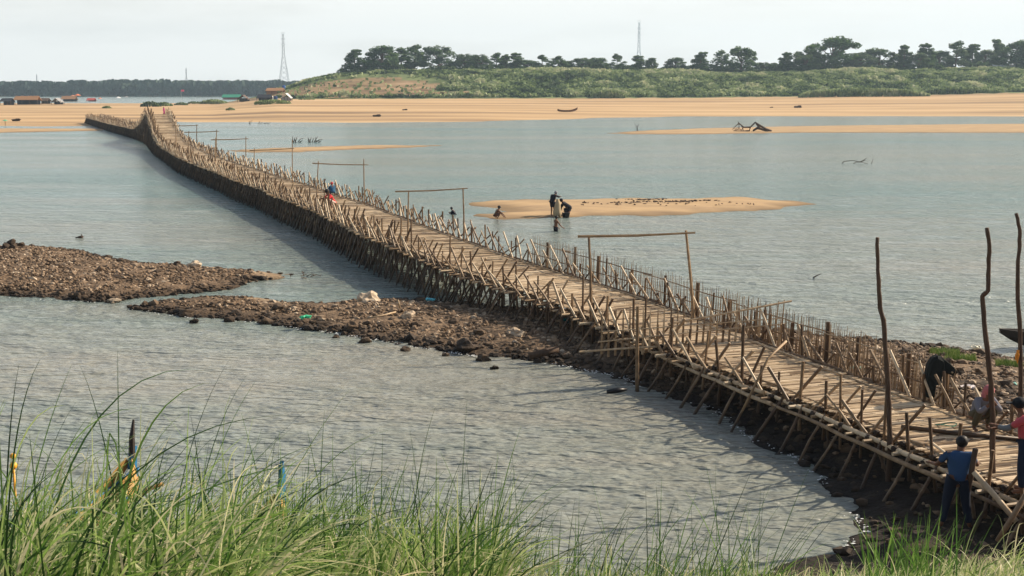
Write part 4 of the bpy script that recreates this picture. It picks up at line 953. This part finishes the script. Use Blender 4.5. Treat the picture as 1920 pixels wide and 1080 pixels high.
def longtail(px, py, y, label, tilt, flip=1):
    tip = Vector((XAT(px, y, py), y, ZAT(py, y))); e, sec = boat((tip.x-3.0*math.cos(tilt), tip.y-3.0*math.sin(tilt), .12), tilt, 6.6, .85, .62, label, OCH, OCH, rise=.75, prow_m=BLU, name='longtail_boat')
    # painted stem board rising from the prow
    q = MB(); th = .035; prof = [(2.85,.75),(3.02,1.05),(3.10,tip.z-.12-.18),(3.14,tip.z-.12),(3.22,tip.z-.05),(3.30,tip.z-.30),(3.34,1.15),(3.27,.72)]
    k = len(prof); prof = [(3.15+(a-3.15)*.62, min(b_, tip.z-.5) if tip.z > 1.5 else b_) for a, b_ in prof]; q.add([(a, -th, b_) for a, b_ in prof]+[(a, th, b_) for a, b_ in prof], [tuple(range(k)), tuple(range(2*k-1, k-1, -1))]+[(i, i+k, (i+1)%k+k, (i+1)%k) for i in range(k)])
    o = q.build('prow_board', BLU, None); o.parent = e
    q = MB(); 
    for sd in (-1, 1): q.add([(2.2,sd*.30,.55),(2.6,sd*.24,tip.z*.42),(2.98,sd*.06,tip.z*.60),(3.12,sd*.045,tip.z*.5),(2.9,sd*.2,.5),(2.4,sd*.32,.38)], [(0,1,2,3,4,5)])
    o = q.build('bow_cheek', OCH, None); o.parent = e
    if tip.z > 1.5:
        q = MB(); q.tube([(3.1,0,tip.z-.75),(3.14,0,tip.z-.30),(3.24,0,tip.z+.02)], [.07,.055,.02], 6); o = q.build('stem_top', DKW, None); o.parent = e
    return e
longtail(240, 806, 23.5, 'blue and ochre boat prow standing up behind the grass at left', math.radians(80))
longtail(520, 877, 21.6, 'blue and ochre boat prow behind the grass, right of the other prow', math.radians(76))
tube_thing('boat_oar', [py3(252,940,22.5), py3(280,916,22.5), py3(306,907,22.5)], [.04,.045,.035], 'yellow painted oar end sticking out of the grass between the two prows', 'oar', m_=OCH)
m = MB(); c = py3(24, 855, 21); m.blob(c, .05, sub=2, rough=.02); m.blob(c-Vector((0,0,.17)), .065, sub=2, rough=.02); m.tube([c-Vector((0,0,.1)), c-Vector((0,0,1.2))], .02, 5)
o = tag(m.build('marker_post', flat('orange_plastic', (.75,.36,.03), .5), smooth=True), 'orange knobbed marker behind the grass at the far left', 'marker')

# ------------------------------------------------------------------ driftwood, litter
random.seed(77)
def driftwood(px, py, Wm, Hm, label, onland=None, nbr=7, rad=.06):
    if onland is not None: c = onland
    else: q = P(px, py, 0); c = Vector((q[0], q[1], -.05))
    m = MB(); e = c
    for _ in range(nbr):
        a = Vector((U(-.5,.3)*Wm, U(-.5,.5), 0)); b_ = a+Vector((U(.1,.35)*Wm*random.choice((-1,1,1)), U(-.4,.4), U(.5,1)*Hm)); d = b_+Vector((U(.05,.2)*Wm, U(-.3,.3), U(-.6,.1)*Hm))
        m.tube([c+a, c+(a+b_)/2+Vector((0,0,.1*Hm)), c+b_, c+d], [rad, rad*.7, rad*.5, rad*.2], 5)
        for k in range(2):
            p_ = b_+(d-b_)*rnd(); m.tube([c+p_, c+p_+Vector((U(-.12,.12)*Wm, U(-.2,.2), U(.1,.5)*Hm))], [rad*.4, rad*.1], 4)
    o = m.build('driftwood', WOOD); 
    for v in o.data.vertices: v.co -= c
    o.location = c; return tag(o, label, 'driftwood')
# dead tree on right bar, built to its own silhouette
y = P(1410, 246, .2)[1]; m = MB()
def dt(pts, r):
    r = [q*.62 for q in r] if hasattr(r, '__len__') else r*.62
    m.tube([py3(a, b_, y+U(-.4,.4)) for a, b_ in pts], r, 6, .1)
dt([(1446,246),(1436,242),(1426,236),(1416,229.5),(1407,238.5),(1395,238.5),(1385,231),(1384,228)], [.4,.38,.32,.28,.25,.22,.16,.06]); dt([(1440,246),(1428,243),(1420,235),(1416,229.5)], [.3,.25,.2,.15]); dt([(1407,238),(1405,246)], .15)
dt([(1385,231),(1378,238),(1373,243)], [.14,.1,.06]); dt([(1385,231),(1386,240),(1378,246)], [.12,.1,.06]); dt([(1395,238),(1390,244),(1376,241)], [.14,.08,.05]); dt([(1404,245),(1392,246),(1375,245)], [.2,.15,.08]); dt([(1386,231),(1390,235),(1394,245)], .1); dt([(1412,245),(1420,240),(1432,243)], [.3,.45,.25]); dt([(1376,246),(1383,238),(1392,245)], .07)
tag(m.build('dead_tree', WOOD), 'dead bare tree lying on the far right sandbar', 'driftwood')
def twigs(name, y, lines, r, label):
    m = MB()
    for ln in lines: m.tube([Vector((XAT(a, y, b_), y+U(-.5,.5), ZAT(b_, y))) for a, b_ in ln], [r*(1-.6*i/(len(ln)-1)) for i in range(len(ln))], 4, .1)
    c = Vector((XAT(lines[0][0][0], y, 250), y, 0)); o = m.build(name, WOOD)
    for v in o.data.vertices: v.co -= c
    o.location = c; tag(o, label, 'driftwood')
twigs('driftwood', P(576,267,0)[1], [[(549,267),(549,255)],[(551,267),(554,257)],[(553,267),(557,256)],[(556,267),(552,260)],[(558,267),(563,261),(570,259)],[(561,267),(568,263)],[(578,267),(577,258)],[(580,267),(583,257)],[(582,267),(579,260)],[(585,267),(588,259)],[(588,267),(596,256)],[(590,267),(600,262),(605,261)],[(594,266),(592,257)],[(596,267),(603,264)]], .09, 'dark upright twigs sticking out of the river above the thin sandbar')
twigs('driftwood', P(1604,307,0)[1], [[(1580,308),(1584,303),(1600,301),(1615,304),(1627,307)],[(1581,308),(1588,308)],[(1612,303),(1622,300)],[(1600,308),(1608,304),(1615,305)],[(1615,304),(1626,296)],[(1632,306),(1637,298)]], .05, 'thin branch arching out of the open river at right')
twigs('driftwood', P(482,232,0)[1], [[(465,233),(472,228)],[(470,233),(468,228),(474,226)],[(484,233),(488,227)],[(488,233),(492,229)],[(494,232),(503,230)],[(500,233),(507,229)]], .10, 'faint branches at the edge of the far sand')
driftwood(572, 518, 1.2, .2, 'low twig tangle in the water off the sandy tip', nbr=6, rad=.03)
tube_thing('floating_stick', [p3d(1521,523,-.05), p3d(1531,517,.12), p3d(1540,513,.25)], [.03,.025,.01], 'short stick slanting out of the open water at right', 'stick', .1, WOOD)
tube_thing('floating_log', [p3d(1138,735,.02), p3d(1158,732,.05), p3d(1175,730,.06)], [.06,.08,.03], 'black log floating beside the tall end post', 'log', 0, mat('black_log', (.012,.012,.014), .4))
tube_thing('wooden_log', [p3d(992,668,.2), p3d(1020,661,.3), p3d(1046,655,.35)], [.10,.12,.09], 'short dark log at the waterline left of the bridge legs', 'log', .2, WOOD)
tube_thing('bamboo_stick', [p3d(688,597,.45), p3d(715,592,.5), p3d(742,585,.55)], .03, 'thin stick lying on top of the rubble bar', 'stick', .8)
tube_thing('bamboo_stick', [p3d(750,578,.45), py3(746,562,P(750,578,.45)[1])], .03, 'short stake standing up on the rubble bar', 'stick', .8)
x, y = P(152, 446, 0); m = MB(); m.blob((x,y,.03), (.16,.12,.1), sub=1, t=0); m.tube([(x-.3,y,.02),(x,y,.06),(x+.05,y,.2)], .03, 5, 0); tag(m.build('floating_debris', WOOD), 'small dark snag floating above the left rubble bar', 'debris')
x, y = P(878, 289, 0)
x, y = P(1195, 244, .2); m = MB(); m.tube([(x,y,0),(x-.05,y,.8),(x+.3,y,1.35)], [.1,.08,.03], 5, 0); m.tube([(x-.05,y,.8),(x-.6,y,1.5)], [.05,.02], 4, 0); tag(m.build('stump', WOOD), 'thin bent stump at the left tip of the far right sandbar', 'stump')
def litter(px, py, c, label, r=.12, z=.35, name='plastic_scrap'):
    x, y = P(px, py, z); m = MB()
    for k in range(4): m.blob((x+U(-r,r), y+U(-r,r), z+.05), (U(.4,1)*r, U(.4,.8)*r, .4*r), rough=.7, seed=px+k, sub=1)
    tag(m.build(name, flat(name, c, .5)), label, 'litter')
litter(572, 597, (.05,.5,.25), 'green plastic scrap on the near slope of the rubble bar')
litter(805, 564, (.10,.45,.55), 'light blue plastic scrap on the far edge of the rubble bar')
litter(1063, 604, (.0,.12,.13), 'teal plastic scrap in the shadow under the bridge edge', .16)
litter(1604, 694, (.35,.6,.5), 'pale green bottle-like scrap behind the picket fence', .13)
litter(1815, 728, (.75,.68,.66), 'whitish litter on the right bank left of the squatting person', .11)
litter(1906, 724, (.25,.55,.45), 'turquoise scrap on the right bank near the frame edge', .09)
litter(1835, 655, (.75,.7,.55), 'cream coloured lump at the water edge of the right bank', .13)
for px0, px1, py_, lab in ((1772,1830,668,'grass patch on the right bank beside the crooked pole'),(1868,1918,678,'dark green grass patch on the right bank at the frame edge'),(1745,1800,655,'thin pale grass along the water edge of the right bank')):
    m = MB(); 
    for _ in range(600):
        px = U(px0, px1); x, y = P(px, py_+U(-4,5), .4); z = NZ(x, y); m.tube([(x,y,z),(x+U(-.06,.06),y,z+U(.06,.2))], [.012,.003], 3, U(.3,.85), cap=False)
    tag(m.build('grass_patch', GRASS), lab, 'grass', kind='stuff')

# clods on the sand
def clod(c, r, label, name='clod'):
    m = MB(); m.blob(c+Vector((0,0,r*.3)), (r*1.6, r, r*.6), rough=.5, sub=1, t=0); o = m.build(name, WOOD); tag(o, label, 'clod')
clod(G(760,207), .55, 'dark lump on the far sand below the brown slope')
clod(G(708,219), .75, 'flat dark driftwood lump near the far sand edge', 'flat_lump')
clod(G(1497,202), .9, 'dark lump on the far sand at right')
clod(G(1447,202), .4, 'smallest dark lump on the far sand left of the right one')
clod(G(32,227), .7, 'dark lump on the sand right of the green umbrella')
m = MB()
for _ in range(190):
    if rnd() < .55: px = random.gauss(1235, 55); py = 380-.02*(px-1150)+U(-1.2,1.2)
    elif rnd() < .5: px = random.gauss(1212, 22); py = 374+U(-.8,.8)
    else: px = U(1090, 1420); py = U(376, 386)
    x, y = P(px, py, .25); m.blob((x,y,.27), (U(.04,.14),U(.03,.1),U(.02,.05)), rough=.7, sub=0, t=U(0,.5), seed=px)
tag(m.build('debris', WOOD), 'dark driftwood crumbs strewn along the middle sandbar', 'debris', kind='stuff')

# ------------------------------------------------------------------ shelters on the far sand
THATCH = mat('thatch', rough=.95, stops=[(0,(.12,.06,.035)),(.5,(.33,.17,.08)),(1,(.5,.3,.16))], scale=1.2, stretch=(3,1,1))
DIM = flat('dark_cloth', (.02,.02,.028))
def hut(px0, px1, pyb, pyt, label, roof=THATCH, wall=DIM, gable=False, open_=True, name='beach_hut', depth=5, cat='hut'):
    c = G((px0+px1)/2, pyb); k = c.y/2425; W = (px1-px0)*k; Ht = (pyb-pyt)*k; e = empty(name, c, label, cat)
    m = MB()
    for sx in (-1, -.33, .33, 1):
        for sy2 in (0, 1): m.tube([(c.x+sx*W*.47, c.y+sy2*depth, c.z-.2), (c.x+sx*W*.47, c.y+sy2*depth, c.z+Ht*.6)], .12, 4)
    m.build('post', WOOD, e)
    r = MB()
    if gable:
        v = [(c.x-W/2, c.y-.6, c.z+Ht*.4), (c.x, c.y-.6, c.z+Ht), (c.x+W/2, c.y-.6, c.z+Ht*.4), (c.x-W/2, c.y+depth, c.z+Ht*.4), (c.x, c.y+depth, c.z+Ht), (c.x+W/2, c.y+depth, c.z+Ht*.4)]
        v += [(a, b_, z-.2) for a, b_, z in v]; r.add(v, [(0,1,4,3),(1,2,5,4),(9,10,7,6),(10,11,8,7),(0,6,7,1),(1,7,8,2),(3,4,10,9),(4,5,11,10),(0,3,9,6),(2,8,11,5)])
    else:
        v = [(c.x-W/2, c.y-.8, c.z+Ht*.55), (c.x+W/2, c.y-.8, c.z+Ht*.57), (c.x+W*.46, c.y+depth*.5, c.z+Ht), (c.x-W*.46, c.y+depth*.5, c.z+Ht*.98), (c.x-W/2, c.y+depth, c.z+Ht*.5), (c.x+W/2, c.y+depth, c.z+Ht*.5)]
        v += [(a, b_, z-.2) for a, b_, z in v]; r.add(v, [(0,1,2,3),(3,2,5,4),(9,8,7,6),(10,11,8,9),(0,6,7,1),(4,5,11,10),(0,3,9,6),(3,4,10,9),(1,7,8,2),(2,8,11,5)])
    r.build('roof', roof, e)
    w_ = MB(); w_.box((c.x, c.y+depth*.75, c.z+Ht*.25), (W*.93, .15, Ht*.5)); 
    if not open_: w_.box((c.x, c.y+.2, c.z+Ht*.25), (W*.9, .15, Ht*.5))
    w_.build('wall', wall, e); return e
RED = flat('red_cloth', (.42,.07,.05)); GRN = flat('green_tarp', (.06,.38,.22)); WHT = flat('white_tarp', (.7,.7,.68)); BLT = flat('blue_tarp', (.02,.05,.16)); GRY = flat('grey_tarp', (.28,.27,.27)); ORG = flat('orange_parasol', (.70,.20,.08))
hut(25, 72, 196, 180, 'long thatched beach hut with dark open front, largest at far left')
hut(0, 21, 197, 184, 'dark makeshift shelter at the left frame edge', roof=DIM)
hut(73, 90, 195, 184, 'small brownish lean-to attached right of the long hut', roof=WOOD)
hut(96, 114, 196, 184, 'small grey shelter left of the second thatched hut', roof=GRY, gable=True)
hut(114, 142, 193, 180, 'thatched hut with dark interior next to the orange parasol')
hut(162, 177, 193, 184, 'little reddish shelter right of the orange parasol', roof=RED)
hut(445, 465, 191, 178, 'gabled brown hut with orange side near the slope foot', gable=True, roof=mat('brown_thatch', (.12,.08,.06)))
hut(481, 508, 191, 177, 'dark tent-like hut left of the white and blue tarps', roof=DIM)
hut(527, 545, 189, 175, 'pale grey gabled tent right of the white and blue tarps', roof=WHT, wall=GRY, gable=True, open_=False, name='tent', cat='tent')
hut(416, 452, 189, 177, 'long low shelter under green netting on the sand', roof=GRN, wall=RED, depth=3)
hut(498, 532, 177, 165, 'long brown wooden shed on the slope above the tents', roof=THATCH, wall=THATCH, open_=False)
def solid(px0, px1, pyb, pyt, mt, label, name, cat):
    c = G((px0+px1)/2, pyb); k = c.y/2425; W = (px1-px0)*k; Ht = (pyb-pyt)*k; m = MB(); m.tube([(c.x, c.y+W*.3, c.z-.1), (c.x, c.y+W*.3, c.z+Ht*.8), (c.x, c.y+W*.3, c.z+Ht)], [W*.52, W*.5, W*.3], 10)
    o = m.build(name, mt); tag(o, label, cat); return o
solid(505, 512, 189, 180, WHT, 'white tarpaulin bundle between dark tent and blue bundle', 'tarpaulin_bundle', 'tarpaulin')
solid(512, 520, 189, 180, BLT, 'dark blue tarpaulin bundle right of the white one', 'tarpaulin_bundle', 'tarpaulin')
solid(529, 535, 170, 160, flat('blue_tank', (.03,.10,.35)), 'blue water tank standing by the brown shed', 'water_tank', 'tank')
solid(553, 559, 185, 176, flat('brown_sacks', (.2,.14,.08)), 'brown sack pile right of the grey tent', 'sack_pile', 'sacks')
solid(570, 576, 185, 180, WHT, 'small white bundle at the right end of the camp', 'bundle', 'bundle')
solid(103, 107, 194, 189, WHT, 'small white box before the grey shelter', 'box', 'box')
def parasol(px, pyb, pyt, wpx, mt, label, tilt=0):
    c = G(px, pyb); k = c.y/2425; Ht = (pyb-pyt)*k; R = wpx/2*k; e = empty('parasol', c, label, 'parasol')
    m = MB(); m.tube([c, c+Vector((0,0,Ht))], .05, 5); m.build('pole', WOOD, e)
    m = MB(); n = 12; top = c+Vector((0,0,Ht)); m.add([top]+[top+Vector((R*math.cos(6.283*i/n), R*math.sin(6.283*i/n)*(1-tilt*.3), -R*.5+R*tilt*math.sin(6.283*i/n)*.4)) for i in range(n)], [(0, 1+i, 1+(i+1)%n) for i in range(n)]); m.build('canopy', mt, e)
parasol(146, 192, 176, 13, ORG, 'largest orange parasol beside the second thatched hut')
parasol(188, 193, 183, 8, ORG, 'small orange parasol alone right of the shelters')
parasol(137, 191, 178, 8, flat('coral_parasol', (.6,.25,.15)), 'small coral parasol left of the largest orange one')
parasol(10, 236, 224, 11, GRN, 'green umbrella standing alone on the left sand')
parasol(222, 192, 181, 12, WHT, 'white sunshade over the sand at mid left')
parasol(237, 191, 180, 9, GRY, 'grey sunshade right of the white one')
c = G(340, 186); m = MB(); e = empty('flag', c, 'tiny pink flag on a thin mast before the far wood', 'flag'); k = c.y/2425
m.tube([c, c+Vector((0,0,25*k))], .07, 4); m.build('mast', METAL, e); m = MB(); m.box(c+Vector((.8,0,24*k)), (1.5,.05,.9)); m.build('cloth', flat('pink_flag', (.75,.15,.25)), e)
# white roof among hilltop trees
x = XAT(1845, 688); z = ZAT(126, 688); m = MB(); m.box((x, 692, z-1.2), (21, 8, 2.6)); e = empty('long_shed', (x, 690, z-2.5), 'long low shed with white roof among the hilltop trees at right', 'building'); m.build('wall', GRY, e)
m = MB(); m.add([(x-11.5,686,z),(x+11.5,686,z+.3),(x+11.5,692,z+1.6),(x-11.5,692,z+1.3),(x-11.5,698,z),(x+11.5,698,z)], [(0,1,2,3),(3,2,5,4),(0,3,4),(1,5,2)]); m.build('roof', WHT, e)

# ------------------------------------------------------------------ foreground grass
random.seed(99)
def blades(name, label, spec):
    g = MB()
    for (n, pxr, yr, ln, wid, lean, tint, droop) in spec:
        for _ in range(n):
            y = U(*yr); px = U(*pxr); x = (px-960)/2420*y; z = NZ(x, y)-.03
            l = U(*ln); a = random.gauss(lean, .42); az = random.gauss(0, .9); dr = U(*droop); wdt = U(*wid)
            dirx = math.sin(a)*math.cos(az); diry = math.sin(a)*math.sin(az); up = math.cos(a)
            k = 13; pts = []; p = Vector((x, y, z)); d = Vector((dirx, diry, up)).normalized(); sag = Vector((dirx*1.1+.05, diry, -1)).normalized()
            for i in range(k+1):
                pts.append(p.copy()); q = i/k; dd = (d+sag*dr*q**1.6*1.3).normalized(); p = p+dd*l/k
            side = Vector((U(-.5,.5)+.8, U(-.7,.7), U(-.2,.2))).normalized(); vs = []; t = min(1, max(0, random.gauss(*tint)))
            for i, q in enumerate(pts):
                f_ = i/k; ww = wdt*(1-f_**2.2)*.5+.0006; dd = (pts[min(i+1,k)]-pts[max(i-1,0)]).normalized(); sv = (side-dd*side.dot(dd)).normalized()
                vs += [q-sv*ww, q+sv*ww]
            g.add(vs, [(2*i, 2*i+1, 2*i+3, 2*i+2) for i in range(k)], t)
    return tag(g.build(name, GRASS, smooth=True), label, 'grass', kind='stuff')
blades('tall_grass', 'tall arching green grass in the left foreground', [
    (2700, (-120, 490), (5.0, 9.5), (.4, .95), (.006,.013), .5, (.5,.28), (.3,1.5)),
    (330, (-100, 520), (6.0, 9.5), (.85, 1.3), (.005,.011), .6, (.45,.3), (.2,1.3)),
    (70, (-160, 330), (4.6, 6.5), (.9, 1.3), (.006,.011), .8, (.4,.3), (.3,1.5)),
    (1500, (-100, 560), (7.5, 11), (.45, .95), (.007,.013), .3, (.52,.28), (.2,1.3)),
    (1300, (-100, 430), (5, 9), (.4, .95), (.006,.014), .9, (.75,.22), (.6,2.0)),
    (34, (-60, 480), (6.5, 9), (1.2, 1.7), (.006,.011), .55, (.2,.14), (.1,.8)),
    (16, (-130, 30), (4.2, 5.4), (1.2, 1.65), (.006,.010), .5, (.3,.2), (.5,1.1))])
blades('grass', 'medium green grass in the middle foreground', [
    (3000, (420, 930), (6, 11), (.35, .85), (.006,.012), .3, (.52,.28), (.1,1.3)),
    (220, (430, 920), (7, 10.5), (.8, 1.3), (.005,.009), .3, (.2,.14), (.0,.5)),
    (1300, (900, 1480), (7.5, 12.5), (.25, .55), (.004,.009), .3, (.55,.28), (.1,1.2)),
    (170, (930, 1480), (8, 11), (.6, 1.1), (.005,.009), .35, (.2,.14), (.0,.5))])
blades('dry_grass', 'short straw coloured grass in the right foreground', [
    (5200, (1380, 2000), (8, 13.5), (.15, .42), (.006,.012), .35, (.68,.27), (.3,1.6)),
    (130, (1670, 1850), (8.5, 11), (.45, .8), (.008,.014), .1, (.34,.1), (.0,.3)),
    (70, (1840, 1960), (8.5, 11), (.4, .8), (.006,.012), .5, (.78,.12), (.6,1.2)),
    (1200, (800, 1450), (7, 12), (.12, .35), (.006,.011), .6, (.7,.2), (.5,1.6))])

# ------------------------------------------------------------------ haze
hz = MB(); hz.box((0, 1560, 78), (4900, 3330, 162)); hm = bpy.data.materials.new('haze'); hm.use_nodes = True; hn = hm.node_tree; hn.nodes.remove(hn.nodes['Principled BSDF'])
pv = hn.nodes.new('ShaderNodeVolumePrincipled'); pv.inputs['Color'].default_value = (.62,.82,1,1); pv.inputs['Density'].default_value = .00017; pv.inputs['Anisotropy'].default_value = .2
hn.links.new(pv.outputs[0], hn.nodes['Material Output'].inputs['Volume']); tag(hz.build('haze', hm), 'pale blue haze filling the air over the river', 'haze', kind='stuff')
